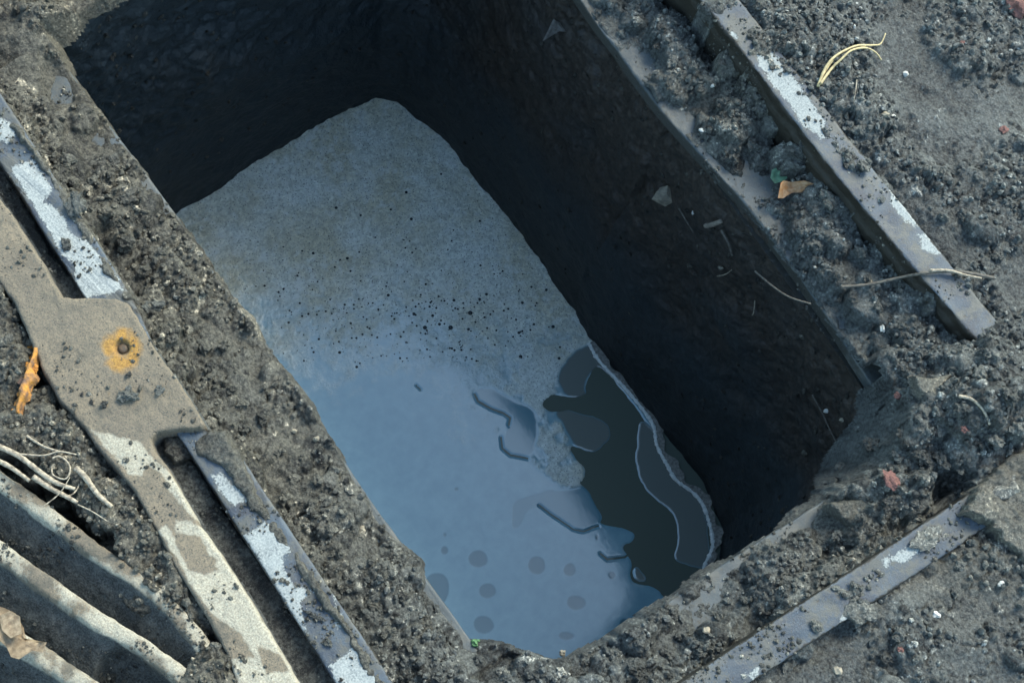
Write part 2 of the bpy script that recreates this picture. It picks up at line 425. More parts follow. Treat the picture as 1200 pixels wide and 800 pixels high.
# angles spaced evenly along the perimeter
tt = np.linspace(0, 2 * math.pi, 4001); rr = ray_r(BW, cen, tt)
pp = np.stack([np.cos(tt) * rr, np.sin(tt) * rr], 1); s_ = np.r_[0, np.cumsum(np.linalg.norm(np.diff(pp, axis=0), axis=1))]
T = np.interp(np.linspace(0, s_[-1], NT, endpoint=False), s_, tt); perim = s_[-1]
rt = ray_r(OW, cen, T) + .003; rb = ray_r(BW, cen, T)
Zs = np.linspace(HL - .004, ZW - .03, NZ)
tv = np.linspace(0, 1, NZ)[:, None]
SS = np.linspace(0, perim, NT, endpoint=False)[None] + 0 * tv; ZZ = Zs[:, None] + 0 * SS
win = np.minimum(1, np.minimum(SS, perim - SS) / .08)            # make noise periodic near the seam
def pn(sc, o, sd, st=1.0): return fbm(SS, ZZ * st, sc, o, sd) * win + fbm(SS - perim, ZZ * st, sc, o, sd) * (1 - win)
prof = sstep(0, .9, tv)
RR = rt[None] * (1 - prof) + rb[None] * prof
disp = pn(.09, 4, 91) * .016 + pn(.022, 4, 95) * .0075 + pn(.006, 3, 99) * .0032
# undercut just below the flange, brown soil above and a smoother cast wall lower down
band = sstep(.34, .58, tv + pn(.15, 4, 101) * .3)
disp = disp * (1 - .55 * band) - .008 * (1 - band) * sstep(0, .06, tv)
disp = disp * np.clip(.15 + tv * 14, 0, 1)
ox, oy = PIX(np.stack([cen[0] + np.cos(T) * rt, cen[1] + np.sin(T) * rt, np.full(NT, HL)], -1))
bul = .024 * np.exp(-((ox - 1028) / 50) ** 2 - ((oy - 515) / 60) ** 2) + .012 * np.exp(-((ox - 70) / 50) ** 2 - ((oy - 15) / 45) ** 2)
RR = RR - disp - bul[None] * np.exp(-((Zs[:, None] - HL) / .11) ** 2) * sstep(HL - .002, HL - .034, Zs[:, None])
XX = cen[0] + np.cos(T)[None] * RR; YY = cen[1] + np.sin(T)[None] * RR
V = np.stack([XX, YY, ZZ], -1).reshape(-1, 3)
i = np.arange(NZ - 1)[:, None] * NT; j = np.arange(NT)[None]; j2 = (j + 1) % NT
F = np.stack([i + j, i + NT + j, i + NT + j2, i + j2], -1).reshape(-1, 4)
pit = mk("pit_wall", V, F, PITM, attrs={"blue_black": np.clip(band * .9 + .05 + .75 * sstep(.40, .33, XX) + .5 * sstep(.55, .68, YY), 0, 1)})  # blends to blue-black lower down and on the left and far walls
tag(pit, "dark earthen wall of the open drain pit below the muddy ledge", "wall")
ipx, ipy = PIX(V.reshape(NZ, NT, 3))
WV = V.copy()
def on_wall(px, py, side=None):
    d = (ipx - px) ** 2 + (ipy - py) ** 2
    m = np.full(d.shape, True)
    X = WV.reshape(NZ, NT, 3)
    m = (X[..., 0] > .33) | (X[..., 1] > .6)
    kidx = np.argmin(np.where(m, d, 1e12)); w_ = WV[kidx].copy(); c_ = CP - w_; return w_ + c_ / np.linalg.norm(c_) * .004

def rocks(nvar=14, sub=2, seed=1, rough=.35):
    out = []
    r_ = np.random.default_rng(seed)
    for k_ in range(nvar):
        bm = bmesh.new(); bmesh.ops.create_icosphere(bm, subdivisions=sub, radius=1)
        v = np.array([q.co[:] for q in bm.verts]); f = np.array([[w.index for w in q.verts] for q in bm.faces]); bm.free()
        n = r_.standard_normal((11, 3)); n /= np.linalg.norm(n, axis=1)[:, None]; d = .55 + .35 * r_.random(11)
        dots = v @ n.T
        lim = np.where(dots > .05, d / np.maximum(dots, .05), 9).min(1)
        rr2 = np.minimum(1, lim)
        ph = r_.random(6) * 6
        rr2 = rr2 * (1 + rough * .25 * (np.sin(v[:, 0] * 5 + ph[0]) * np.sin(v[:, 1] * 6 + ph[1]) + np.sin(v[:, 2] * 9 + ph[2]) * np.sin(v[:, 0] * 11 + ph[3]) * .6) + rough * .12 * r_.standard_normal(len(v)))
        v = v * rr2[:, None] * np.array([1, .7 + .3 * r_.random(), .55 + .3 * r_.random()])
        out.append((v, f))
    return out
R1 = rocks(16, 1, 11, .5); R2 = rocks(12, 2, 12, .5); R3 = rocks(10, 3, 13, .6)
def rotm(r_):
    q = r_.standard_normal(4); q /= np.linalg.norm(q); w, x, y, z = q
    return np.array([[1 - 2 * (y * y + z * z), 2 * (x * y - z * w), 2 * (x * z + y * w)], [2 * (x * y + z * w), 1 - 2 * (x * x + z * z), 2 * (y * z - x * w)], [2 * (x * z - y * w), 2 * (y * z + x * w), 1 - 2 * (x * x + y * y)]])
rw = np.random.default_rng(17); VV = []; FF = []; TT = []; off = 0
W3 = WV.reshape(NZ, NT, 3)
for _ in range(2600):
    iz = int(NZ * .85 * rw.random() ** 1.7); it = rw.integers(NT); p = W3[iz, it]
    if p[0] < .2 and p[1] < .5: continue
    v, f = R1[rw.integers(16)]; s = .0010 + .0032 * rw.random() ** 3
    v = v @ rotm(rw).T * s + p; VV.append(v); FF.append(f + off); off += len(v)
    TT.append(np.full(len(v), np.clip(.16 + .13 * rw.standard_normal() + (.5 if rw.random() < .03 else 0), .0, .95)))
tag(mk("wall_grit", np.concatenate(VV), np.concatenate(FF), MUD, attrs={"tone": np.concatenate(TT), "warm": np.full(off, .6)}, smooth=False), "dark grit and small stones stuck in the walls of the pit", kind="stuff")

# =================================================================== WATER AND SCUM
wg = N("water"); wg.set(Base_Color=(.105, .128, .108), Roughness=.04, IOR=1.33); wg.bump(wg.noise(25, 2), .05, .002)
wv = [(-.02, -.02, ZW), (.52, -.02, ZW), (.52, .76, ZW), (-.02, .76, ZW)]
water = tag(mk("water", wv, [(0, 1, 2, 3)], wg.m), kind="structure")

GW = .00105
wx = np.arange(.03, .46, GW); wy = np.arange(.02, .72, GW); FX, FY = np.meshgrid(wx, wy)
fx, fy = PIX(np.stack([FX, FY, np.full(FX.shape, ZW)], -1))
jx = fbm(FX, FY, .02, 3, 201) * 9; jy = fbm(FX, FY, .02, 3, 207) * 9
fjx, fjy = fx + jx * .4, fy + jy * .4
def chk(p, n=2):
    p = np.asarray(p, float)
    for _ in range(n):
        q = np.roll(p, -1, 0); p = np.stack([.75 * p + .25 * q, .25 * p + .75 * q], 1).reshape(-1, 2)
    return p
CLEAR = [(694, 428), (686, 450), (690, 462), (660, 466), (642, 462), (635, 474), (640, 482), (655, 486), (668, 481), (684, 486), (703, 490), (716, 502), (715, 514), (704, 526),
         (690, 530), (672, 520), (667, 523), (672, 538), (685, 548), (684, 562), (676, 566), (688, 574), (698, 590), (706, 606), (703, 616), (745, 622), (744, 632), (730, 640),
         (734, 652), (740, 660), (738, 676), (745, 686), (770, 688), (776, 698), (800, 712), (850, 690), (850, 640), (838, 610), (800, 560), (770, 510), (740, 468), (715, 440), (702, 428)]
dc = sdpoly(fjx, fjy, chk(CLEAR))
film = -dc
ISL = [[(752, 488), (770, 508), (778, 545), (800, 565), (818, 580), (828, 605), (832, 640), (826, 668), (815, 664), (800, 660), (790, 655), (795, 640), (794, 615), (790, 600), (770, 588), (752, 565), (746, 540), (749, 510)],
       [(742, 668), (747, 665), (757, 676), (757, 682), (748, 682), (743, 675)],
       [(706, 650), (718, 643), (732, 645), (728, 650), (712, 653)]]
isl = np.full(FX.shape, -1e3)
for q in ISL: isl = np.maximum(isl, sdpoly(fjx, fjy, chk(q)))
film = np.maximum(film, isl)
# narrow dark cracks in the film
CRK = [([(556, 462), (560, 470), (575, 478), (590, 484), (598, 490), (596, 498)], 2.3), ([(587, 512), (589, 525), (598, 533), (618, 537)], 2.2),
       ([(632, 592), (645, 602), (660, 612), (672, 620), (684, 622), (702, 616)], 2.0), ([(704, 648), (712, 655), (732, 653), (742, 646)], 2.4), ([(487, 451), (493, 457)], 1.8)]
crk = np.full(FX.shape, 1e3)
for pts, w_ in CRK: crk = np.minimum(crk, lined(fx + jx * .12, fy + jy * .12, pts) - w_ * .7)
film = np.minimum(film, crk)
thin = np.full(FX.shape, -1e3)
THIN = [[(553, 457), (570, 455), (590, 460), (600, 470), (622, 476), (632, 492), (630, 515), (622, 535), (598, 534), (588, 520), (596, 498), (598, 488), (575, 478), (560, 470)],
        [(603, 588), (625, 579), (645, 575), (665, 577), (685, 568), (695, 580), (706, 606), (703, 616), (685, 621), (668, 616), (645, 602), (632, 594), (617, 598), (612, 615), (600, 618), (600, 603)],
        [(650, 484), (668, 481), (684, 486), (703, 490), (716, 502), (715, 514), (704, 526), (690, 530), (672, 520), (662, 500)],
        [(690, 395), (720, 440), (694, 428), (684, 450), (690, 464), (660, 466), (650, 440)]]
for q in THIN: thin = np.maximum(thin, sdpoly(fjx, fjy, chk(q)))
spot = np.full(FX.shape, -1e3)
for cx, cy, rx, ry in [(511, 690, 15, 19), (521, 644, 4, 4.5), (560, 654, 11, 9), (629, 662, 9.5, 10.5), (668, 667, 6.5, 7), (572, 692, 10, 8.5), (566, 732, 11.5, 10), (676, 705, 11, 8),
                       (664, 744, 8.5, 4.5), (716, 673, 4, 4), (733, 730, 6, 5), (521, 626, 1.8, 2.2), (700, 629, 1.6, 2.4), (535, 573, 2, 1.6)]:
    d = (1 - np.sqrt(((fx + jx * .25 - cx) / rx) ** 2 + ((fy + jy * .25 - cy) / ry) ** 2)) * min(rx, ry); thin = np.maximum(thin, d); spot = np.maximum(spot, d)
crust = sstep(490, 330, fy + fbm(FX, FY, .05, 4, 221) * 60 + fbm(FX, FY, .009, 4, 223) * 50 - (fx - 500) * .14) * 1.0
st = sdpoly(fjx, fjy, [(600, 400), (690, 400), (690, 430), (650, 460), (640, 485), (665, 520), (672, 545), (690, 570), (670, 580), (640, 540), (632, 490), (600, 455)])
crust = np.maximum(crust, sstep(-12, 6, st + fbm(FX, FY, .012, 3, 231) * 25) * .85)
crust = crust * sstep(2, -4, thin)
streak = fbm(FX + jx * .0004, FY + jy * .0004, .007, 4, 241, .65) + .5 * fbm(FX, FY, .05, 3, 243)
fz = np.clip(film * .0004, -.001, .0004) + crust ** 2.5 * (.0009 * fbm(FX, FY, .011, 4, 251) + .0007 * np.abs(fbm(FX, FY, .004, 3, 261))) - .00006 * sstep(-1.5, 1.5, thin)
fpp = np.array([(690, 402), (718, 440), (755, 482), (770, 522), (792, 562), (824, 592), (835, 632), (834, 645), (826, 662), (824, 690)], float)
film = np.where((fy > 425) & (fx > np.interp(fy, fpp[:, 1], fpp[:, 0]) + 5), -20, film)
lipband = np.exp(-((film - 1.3) / 1.1) ** 2) * (isl > -8) * sstep(-.2, .3, fbm(FX, FY, .02, 2, 271))
deep = ZW + fz + .0002
Vf = np.stack([FX, FY, deep], -1).reshape(-1, 3)
def film_mat():
    m = N("scum_film"); cr = m.attr("crust"); th_ = m.attr("thin"); gr = m.attr("grey"); sk = m.attr("streak"); lip = m.attr("lip")
    n1 = m.noise(90, 5, .6); n2 = m.noise(420, 4, .6); n3 = m.noise(18, 3)
    smooth = m.mix(m.mr(m.math('ADD', m.math('MULTIPLY', n1, .5), m.math('MULTIPLY', m.noise(22, 5, .6, 1.5), .5)), .38, .62), (.155, .310, .385), (.205, .375, .445))  # blue of the reflected sky is put into this base colour
    n4 = m.noise(170, 5, .65, .8)
    crc = m.mix(m.mr(m.math('ADD', m.math('MULTIPLY', n2, .4), m.math('MULTIPLY', n4, .6)), .40, .62), (.43, .47, .43), (.84, .88, .80))
    crc = m.mix(m.mr(n3, .35, .65), crc, m.mix(1.0, crc, (.85, .77, .63), 'MULTIPLY'))
    crc = m.mix(m.math('MULTIPLY', m.mr(sk, 0.0, .6), .55), crc, (.74, .78, .75))
    vd = m.voro(330)
    crc = m.mix(m.mr(vd, .10, .26), (.06, .09, .10), crc)
    crc = m.mix(m.mr(m.noise(900, 3, .7), .60, .75), crc, (.85, .9, .86))
    c = m.mix(cr, smooth, crc)
    c = m.mix(th_, c, (.115, .245, .305))
    c = m.mix(m.attr('spot'), c, (.070, .165, .205))
    c = m.mix(gr, c, (.165, .190, .175))
    c = m.mix(lip, c, (.42, .46, .46))
    m.set(Base_Color=c, Roughness=m.mix(cr, (.10,) * 3, (.50,) * 3), IOR=1.85)
    b = m.bump(m.math('MULTIPLY', n4, m.math('POWER', cr, 2.0)), .7, .003)
    b = m.bump(m.math('MULTIPLY', n2, cr), .6, .0009, b)
    m.bump(n1, .08, .0010, b)
    return m.m
grey = np.maximum(sstep(-2, 2, isl) * (fx > 745), sstep(-1.5, 1.5, thin) * (fx > 640) * (fy < 545))
film_o = mk("scum_film", *(lambda a: (a[0], a[1]))(compact(Vf, gridF(*FX.shape, (film > -9)), {})), film_mat())
_, _, A = compact(Vf, gridF(*FX.shape, (film > -9)), {"crust": crust, "thin": sstep(-1.2, 1.2, thin), "grey": grey, "spot": sstep(-1, 1, spot), "streak": streak, "lip": sstep(.3, .9, lipband) * .5})
for n_, a_ in A.items():
    at = film_o.data.attributes.new(n_, 'FLOAT', 'POINT'); at.data.foreach_set("value", a_.astype(np.float32))
tag(film_o, "pale blue grey scum film floating on the water in the pit", kind="stuff")

# foam ridge along the right-hand water line
def tube(pts, r, seg=8, r2=None, wob=0, seed=0):
    pts = np.asarray(pts, float); n = len(pts); r_ = np.random.default_rng(seed)
    V_ = []; rad = np.interp(np.arange(n), [0, n - 1], [r, r2 if r2 is not None else r]) if np.isscalar(r) else np.asarray(r)
    rad = rad * (1 + wob * r_.standard_normal(n))
    for i_ in range(n):
        t = pts[min(i_ + 1, n - 1)] - pts[max(i_ - 1, 0)]; t /= np.linalg.norm(t) + 1e-12
        a = np.cross(t, (0, 0, 1)); 
        if np.linalg.norm(a) < 1e-3: a = np.cross(t, (1, 0, 0))
        a /= np.linalg.norm(a); b = np.cross(a, t)
        for k_ in range(seg):
            an = 2 * math.pi * k_ / seg; V_.append(pts[i_] + rad[i_] * (math.cos(an) * a + math.sin(an) * b))
    F_ = [(i_ * seg + k_, i_ * seg + (k_ + 1) % seg, (i_ + 1) * seg + (k_ + 1) % seg, (i_ + 1) * seg + k_) for i_ in range(n - 1) for k_ in range(seg)]
    V_.append(pts[0]); V_.append(pts[-1]); e = len(V_)
    for k_ in range(seg):
        F_.append((e - 2, (k_ + 1) % seg, k_)); F_.append((e - 1, (n - 1) * seg + k_, (n - 1) * seg + (k_ + 1) % seg))
    return np.array(V_), F_
def spline(pts, n):
    pts = np.asarray(pts, float); m_ = len(pts); out = []
    for t in np.linspace(0, m_ - 1 - 1e-6, n):
        i_ = int(t); f_ = t - i_; p0, p1, p2, p3 = pts[max(i_ - 1, 0)], pts[i_], pts[min(i_ + 1, m_ - 1)], pts[min(i_ + 2, m_ - 1)]
        out.append(.5 * ((2 * p1) + (-p0 + p2) * f_ + (2 * p0 - 5 * p1 + 4 * p2 - p3) * f_ ** 2 + (-p0 + 3 * p1 - 3 * p2 + p3) * f_ ** 3))
    return np.array(out)
FOAM = simple("foam", (.85, .88, .85), (.55, .6, .58), 300, .7)
FOAMG = simple("foam_margin", (.30, .30, .27), (.13, .13, .12), 350, .8, .8, .001)
fp = [(690, 402), (700, 420), (718, 440), (735, 458), (755, 482), (766, 500), (770, 522), (782, 545), (792, 562), (812, 577), (824, 592), (831, 612), (835, 632), (834, 645), (826, 662), (824, 676)]
v_, f_ = tube(spline(PL(fp, ZW + .0008), 160), .0022, 8, wob=.16, seed=3); v_[:, 2] = ZW + .0005 + (v_[:, 2] - ZW) * .7
tag(mk("foam_line", v_, f_, FOAM), "thin white foam line along the right edge of the water", kind="stuff")
# grey scum margin between foam and wall
mv = []; a_ = spline(PL(fp, ZW), 120); c_ = np.array([.30, .3, ZW])
r_ = np.random.default_rng(5)
for i_ in range(120):
    o_ = np.array([1.0, -.25, 0]); w_ = .0085 + .003 * math.sin(i_ * .35) + .002 * math.sin(i_ * .83)
    for kk in range(9): mv.append(a_[i_] + o_ * w_ * kk / 8 + np.array([0, 0, .0008 + .0016 * r_.random() * (kk > 0) + .0003 * kk]))
mf = [(i_ * 9 + kk, i_ * 9 + kk + 1, (i_ + 1) * 9 + kk + 1, (i_ + 1) * 9 + kk) for i_ in range(119) for kk in range(8)]
tag(mk("scum_margin", mv, mf, FOAMG), "grey scum margin between the foam line and the pit wall", kind="stuff")

# bubbles and pits in the scum
BUB = N("bubble"); BUB.set(Base_Color=(.02, .03, .035), Roughness=.05, IOR=1.4)
bv = []; bf = []
sph_v = []; sph_f = []
for i_ in range(5):
    ph = math.pi / 2 * i_ / 4
    for k_ in range(10): sph_v.append((math.cos(ph) * math.cos(k_ * .6283), math.cos(ph) * math.sin(k_ * .6283), math.sin(ph)))
for i_ in range(4):
    for k_ in range(10): sph_f.append((i_ * 10 + k_, i_ * 10 + (k_ + 1) % 10, (i_ + 1) * 10 + (k_ + 1) % 10, (i_ + 1) * 10 + k_))
sph_v = np.array(sph_v); nb = 0
spots = [(551, 367, 4.5), (528, 384, 4.5), (498, 384, 4), (562, 351, 3), (532, 352, 3), (507, 370, 3), (485, 368, 3.2), (455, 346, 3), (549, 386, 3), (515, 380, 3), (407, 303, 3), (482, 257, 3), (458, 246, 2.4), (570, 345, 3),
         (476, 226, 3), (394, 244, 3), (367, 297, 2.8), (612, 355, 3), (640, 340, 3), (608, 390, 3), (648, 383, 3.5), (655, 420, 3), (610, 418, 3.5), (398, 413, 3), (418, 430, 2.6)]
while len(spots) < 520:
    a, b = r_.normal(480, 120), r_.normal(372, 48)
    if b < 150 or b > 445 or sdpoly(np.array([a]), np.array([b]), [(240, 260), (455, 130), (560, 220), (680, 395), (690, 430), (330, 430)])[0] < 4: continue
    spots.append((a, b, .8 + 1.6 * r_.random() ** 2))
for a, b, s in spots:
    p = P(a, b, ZW); j_ = int((p[0] - .03) / GW); i_ = int((p[1] - .02) / GW); z_ = deep[np.clip(i_, 0, FX.shape[0] - 1), np.clip(j_, 0, FX.shape[1] - 1)]
    bv.append(sph_v * (s * .00058) * np.array([1, 1, .6]) + np.array([p[0], p[1], z_])); bf += [tuple(q + nb * 50 for q in f) for f in sph_f]; nb += 1
tag(mk("scum_bubbles", np.concatenate(bv), bf, BUB.m), "small dark bubbles dotted through the scum on the water", kind="stuff")

# =================================================================== STEEL FRAME
frame = empty("pit_surround", (0, 0, 0))
tag(frame, "muddy steel drain frame with bluish top rails and a recessed ledge around the open pit", "drain frame")
def loft(name, inner, outer, ztop, zin, zout, nL, pale=[], parent=None, mat=STEEL, wob=.0006, ridge=False, dirt=0, seed=0, edge_dirt=.6):
    """rail: inner/outer edge lines in photograph pixels, taken at height ztop"""
    I = spline(PL(inner, ztop), nL); O = spline(PL(outer, ztop), nL)
    sec = [(0, z) for z in np.linspace(zin, ztop - .0012, 22)] + [(.015, ztop - .0005), (.05, ztop - .0001)] + [(u, ztop) for u in np.linspace(.09, .91, 24)] + [(.95, ztop - .0001), (.985, ztop - .0005)] + [(1, z) for z in np.linspace(ztop - .0012, zout, 6)]
    m_ = len(sec); U = np.array([s[0] for s in sec]); Zc = np.array([s[1] for s in sec])
    V_ = I[:, None, :] * (1 - U[None, :, None]) + O[:, None, :] * U[None, :, None]
    V_[..., 2] = Zc[None]
    S = np.linspace(0, np.linalg.norm(I[-1] - I[0]), nL)[:, None] + 0 * U[None]
    q = np.cumsum(np.r_[0, np.hypot(np.diff(U) * .03, np.diff(Zc))])[None] + 0 * S
    nrm = (O - I); nrm /= np.linalg.norm(nrm, axis=1)[:, None]
    side_in = (U == 0).astype(float)[None]; side_out = (U == 1).astype(float)[None]; topm = 1 - side_in - side_out
    dn = fbm(S, q, .02, 4, 300 + seed) * wob * 1.3
    en = fbm(S, 0 * q, .012, 4, 320 + seed) * wob * 1.4
    V_[..., 2] += dn * topm
    out = (-side_in + side_out) * (dn * 2 + en) - side_in * fbm(S, q, .008, 4, 315 + seed) * .0016
    if ridge:
        yc = ztop - .011 + fbm(S, 0 * q, .05, 3, 330) * .008
        out = out - side_in * (.0032 * np.exp(-((Zc[None] - yc) / .0016) ** 2) + .002 * sstep(yc, yc - .004, Zc[None] + 0 * S))
    V_ += nrm[:, None, :] * out[..., None]
    a, b = PIX(V_)
    pm = np.full(a.shape, -1e3)
    for pg in pale: pm = np.maximum(pm, sdpoly(a, b, pg))
    pale_a = sstep(-8, 9, pm)
    dirt_shade_a = np.clip(side_in * 1.0 + edge_dirt * np.exp(-np.minimum(U, 1 - U)[None] / .08) + dirt + fbm(S, q, .03, 3, 340 + seed) * .5, 0, 1)  # shade of the inner face painted in together with the edge dirt
    F_ = gridF(nL, m_)
    V2 = V_.reshape(-1, 3)
    # end caps and underside
    F_ = F_.tolist(); F_.append(list(range(m_))); F_.append(list(range((nL - 1) * m_, nL * m_))[::-1])
    F_.append([0, (nL - 1) * m_, nL * m_ - 1, m_ - 1])
    return mk(name, V2, F_, mat, parent, {"pale": pale_a.ravel(), "dirt": dirt_shade_a.ravel()})
rail_r = loft("rail", [(548, -330), (821, 0), (992, 220), (1149, 404), (1162, 420)], [(590, -345), (867, 0), (1030, 205), (1172, 380), (1186, 398)], 0, -.052, -.03, 560,
              [[(885, 62), (905, 60), (938, 100), (965, 140), (973, 160), (962, 164), (945, 150), (925, 125), (905, 100), (890, 80)], [(854, 36), (862, 38), (866, 46), (860, 50)],
               [(1042, 222), (1050, 226), (1064, 243), (1077, 262), (1073, 268), (1058, 256), (1046, 240)], [(1073, 274), (1088, 273), (1105, 295), (1100, 299), (1080, 292)]], frame, ridge=True, seed=1)
rail_n = loft("rail", [(470, 1010), (800, 797), (975, 683), (1149, 569), (1190, 545)], [(560, 1005), (879, 800), (1023, 706), (1167, 611), (1215, 580)], 0, -.052, -.03, 520,
              [[(1040, 655), (1075, 632), (1090, 635), (1060, 660)], [(985, 725), (1010, 708), (1022, 722), (1000, 745)], [(870, 790), (890, 780), (885, 800)], [(1030, 655), (1043, 650), (1040, 664)]], frame, seed=2, edge_dirt=.75)
rail_l = loft("rail", [(-60, 16), (0, 108), (60, 200), (152, 343), (190, 425), (238, 502), (274, 524), (325, 598), (460, 797), (560, 948)], [(-130, 10), (-52, 118), (8, 203), (90, 333), (240, 558), (392, 797), (490, 950)], 0, -.046, -.04, 700,
              [[(-5, 138), (12, 142), (20, 160), (8, 170), (-10, 160)], [(12, 195), (38, 186), (62, 222), (52, 236), (72, 250), (85, 272), (100, 280), (118, 300), (148, 340), (100, 350), (66, 350), (92, 340), (86, 310), (70, 296), (52, 262), (38, 240), (25, 220)],
               [(245, 555), (262, 556), (285, 575), (290, 590), (275, 592), (262, 580)], [(284, 628), (310, 612), (328, 620), (340, 645), (330, 655), (345, 685), (372, 690), (352, 702), (362, 745), (355, 740), (330, 700)],
               [(392, 690), (402, 730), (396, 742), (390, 715)], [(385, 780), (415, 758), (425, 770), (442, 800), (440, 830), (400, 820)]], frame, seed=3, edge_dirt=.5)
rail_f = loft("rail", [(-140, -60), (60, -160), (300, -290), (560, -420)], [(-150, -100), (50, -200), (290, -330), (545, -465)], 0, -.052, -.03, 60, [], frame, seed=4)

# ledge flanges: traced along the opening, reaching under the rails
def flange(inner_px, outer_xy, nseg, seed, th=.0075):
    I = spline(PL(inner_px, HL)[:, :2], nseg); O = np.array([[np.interp(t, [0, 1], [outer_xy[0][a], outer_xy[1][a]]) for a in (0, 1)] for t in np.linspace(0, 1, nseg)])
    us = np.r_[np.linspace(0, .1, 6), np.linspace(.15, 1, 22)]
    rows = []
    for zz, uu in [(HL - th, [us[0]])] + [(HL - t, [us[0]]) for t in (.006, .004, .002)] + [(HL - .0005, [.006])] + [(HL, us[1:])]:
        for u in uu: rows.append((u, zz))
    rows.append((1, HL - th)); U = np.array([r[0] for r in rows]); Zc = np.array([r[1] for r in rows])
    XY = I[:, None, :] * (1 - U[None, :, None]) + O[:, None, :] * U[None, :, None]
    S = np.arange(nseg)[:, None] * .001 + 0 * U[None]
    en = fbm(S, 0 * S, .02, 4, 400 + seed) * .0010
    d = (O - I); d /= np.linalg.norm(d, axis=1)[:, None]
    XY = XY + d[:, None, :] * (en * np.exp(-U[None] / .05))[..., None]
    Zv = Zc[None] + fbm(XY[..., 0], XY[..., 1], .03, 4, 410 + seed) * .0018 * (U[None] > .01)
    V_ = np.concatenate([XY, Zv[..., None]], -1).reshape(-1, 3); m_ = len(rows)
    F_ = gridF(nseg, m_).tolist(); F_.append([0, (nseg - 1) * m_, nseg * m_ - 1, m_ - 1]); F_.append(list(range(m_))); F_.append(list(range((nseg - 1) * m_, nseg * m_))[::-1])
    nv = len(V_)
    return mk("ledge", V_, F_, LEDGE, frame, {"pale": np.zeros(nv), "dirt": np.clip(.25 + .6 * fbm(V_[:, 0], V_[:, 1], .04, 3, 420) + .5 * np.tile(U < .005, nseg), 0, 1)})  # shade of the vertical lip painted in with the ledge dirt
LEDGE = steel_mat("ledge_steel", (.072, .083, .087), (.045, .053, .056), (.06, .058, .05))
flange([(540, -215), (680, 0), (720, 55), (775, 130), (870, 236), (955, 350), (1029, 464), (1050, 495)], [(.505, .77), (.505, .05)], 420, 1, .012)
flange([(30, 20), (64, 60), (110, 122), (205, 250), (262, 335), (330, 428), (400, 533), (440, 592), (520, 705), (560, 760)], [(-.005, .72), (-.005, .06)], 420, 2)
flange([(560, 850), (700, 762), (782, 706), (830, 672), (930, 608), (985, 574), (1033, 546)], [(.08, -.005), (.42, -.005)], 300, 3)

# =================================================================== NEIGHBOURING GRATE
grate = empty("drain_grate", tuple(P(60, 640, 0)))
tag(grate, "cast iron grate with dusty rim plate and sloping bars against the left rail", "drain grate")
def gl(o):           # parent while keeping world placement
    o.parent = grate; o.matrix_parent_inverse = Matrix.Translation(-Vector(grate.location)); return o
def plateau(name, poly, ztop, thick_, res, mat, edge=.0022, amp=.0007, attrs=None, seed=0, skirt=None, zfn=None):
    pw = PL(poly, ztop)[:, :2]; m0 = .004
    x = np.arange(pw[:, 0].min() - m0, pw[:, 0].max() + m0, res); y = np.arange(pw[:, 1].min() - m0, pw[:, 1].max() + m0, res)
    X, Y = np.meshgrid(x, y); d = sdpoly(X, Y, pw) + fbm(X, Y, .006, 3, 500 + seed) * amp * 1.2
    r = np.clip(d / edge, 0, 1); z = ztop - (1 - np.sqrt(1 - (1 - r) ** 2)) * edge * .8 + fbm(X, Y, .025, 4, 510 + seed) * amp * 2.5 + fbm(X, Y, .004, 2, 517 + seed) * amp * .8
    if zfn is not None: z = z + zfn(X, Y)
    z = np.where(d < 0, z - np.clip(-d / (res * 1.3), 0, 1) * thick_, z)
    F_ = gridF(*X.shape, d > -res * 3.0); A_ = {}
    a, b = PIX(np.stack([X, Y, z], -1))
    for n_, fn in (attrs or {}).items(): A_[n_] = fn(a, b, d, X, Y) + np.zeros(X.shape)
    V_, F_, A_ = compact(np.stack([X, Y, z], -1).reshape(-1, 3), F_, A_)
    return mk(name, V_, F_, mat, attrs=A_)
PLATE = [(-60, 150), (0, 232), (15, 252), (52, 310), (72, 347), (105, 348), (135, 349), (150, 354), (160, 370), (178, 402), (205, 440), (228, 475), (241, 497), (236, 501), (205, 503), (184, 506), (177, 514), (182, 528), (198, 548), (215, 580), (235, 614), (262, 652), (300, 712), (352, 800), (420, 905),
         (300, 905), (270, 775), (245, 725), (222, 690), (200, 655), (180, 615), (155, 572), (130, 542), (112, 520), (98, 500), (70, 470), (48, 430), (30, 385), (15, 352), (-60, 250)]
PP = [[(105, 503), (130, 510), (150, 515), (165, 520), (185, 545), (200, 560), (192, 556), (172, 545), (166, 556), (152, 556), (140, 540), (120, 520)],
      [(182, 540), (200, 555), (222, 590), (240, 620), (220, 600), (200, 575)],
      [(186, 622), (194, 615), (206, 632), (222, 662), (250, 668), (255, 655), (240, 645), (222, 636), (206, 622), (205, 610), (222, 610), (240, 620), (262, 652), (300, 712), (352, 800), (345, 830), (290, 830), (268, 772), (300, 770), (285, 745), (250, 720), (228, 690), (205, 650)]]
def a_pale(a, b, d, X, Y):
    m_ = np.full(a.shape, -1e3)
    for q in PP: m_ = np.maximum(m_, sdpoly(a, b, q))
    m_ = np.minimum(m_, -sdpoly(a, b, [(205, 622), (235, 628), (256, 668), (240, 674), (222, 668), (206, 640)]) + 0)
    m_ = np.minimum(m_, -sdpoly(a, b, [(300, 755), (330, 768), (338, 785), (312, 790)]))
    return sstep(-6, 5, m_)
def a_rust(a, b, d, X, Y):
    r = np.hypot((a - 143) / 1.0, (b - 410) / 1.15); return np.exp(-((r - 14) / 10) ** 2) * .78 + .35 * vn2(a / 6, b / 6, 5) * np.exp(-((r - 15) / 12) ** 2)
HOLE = (143, 407)
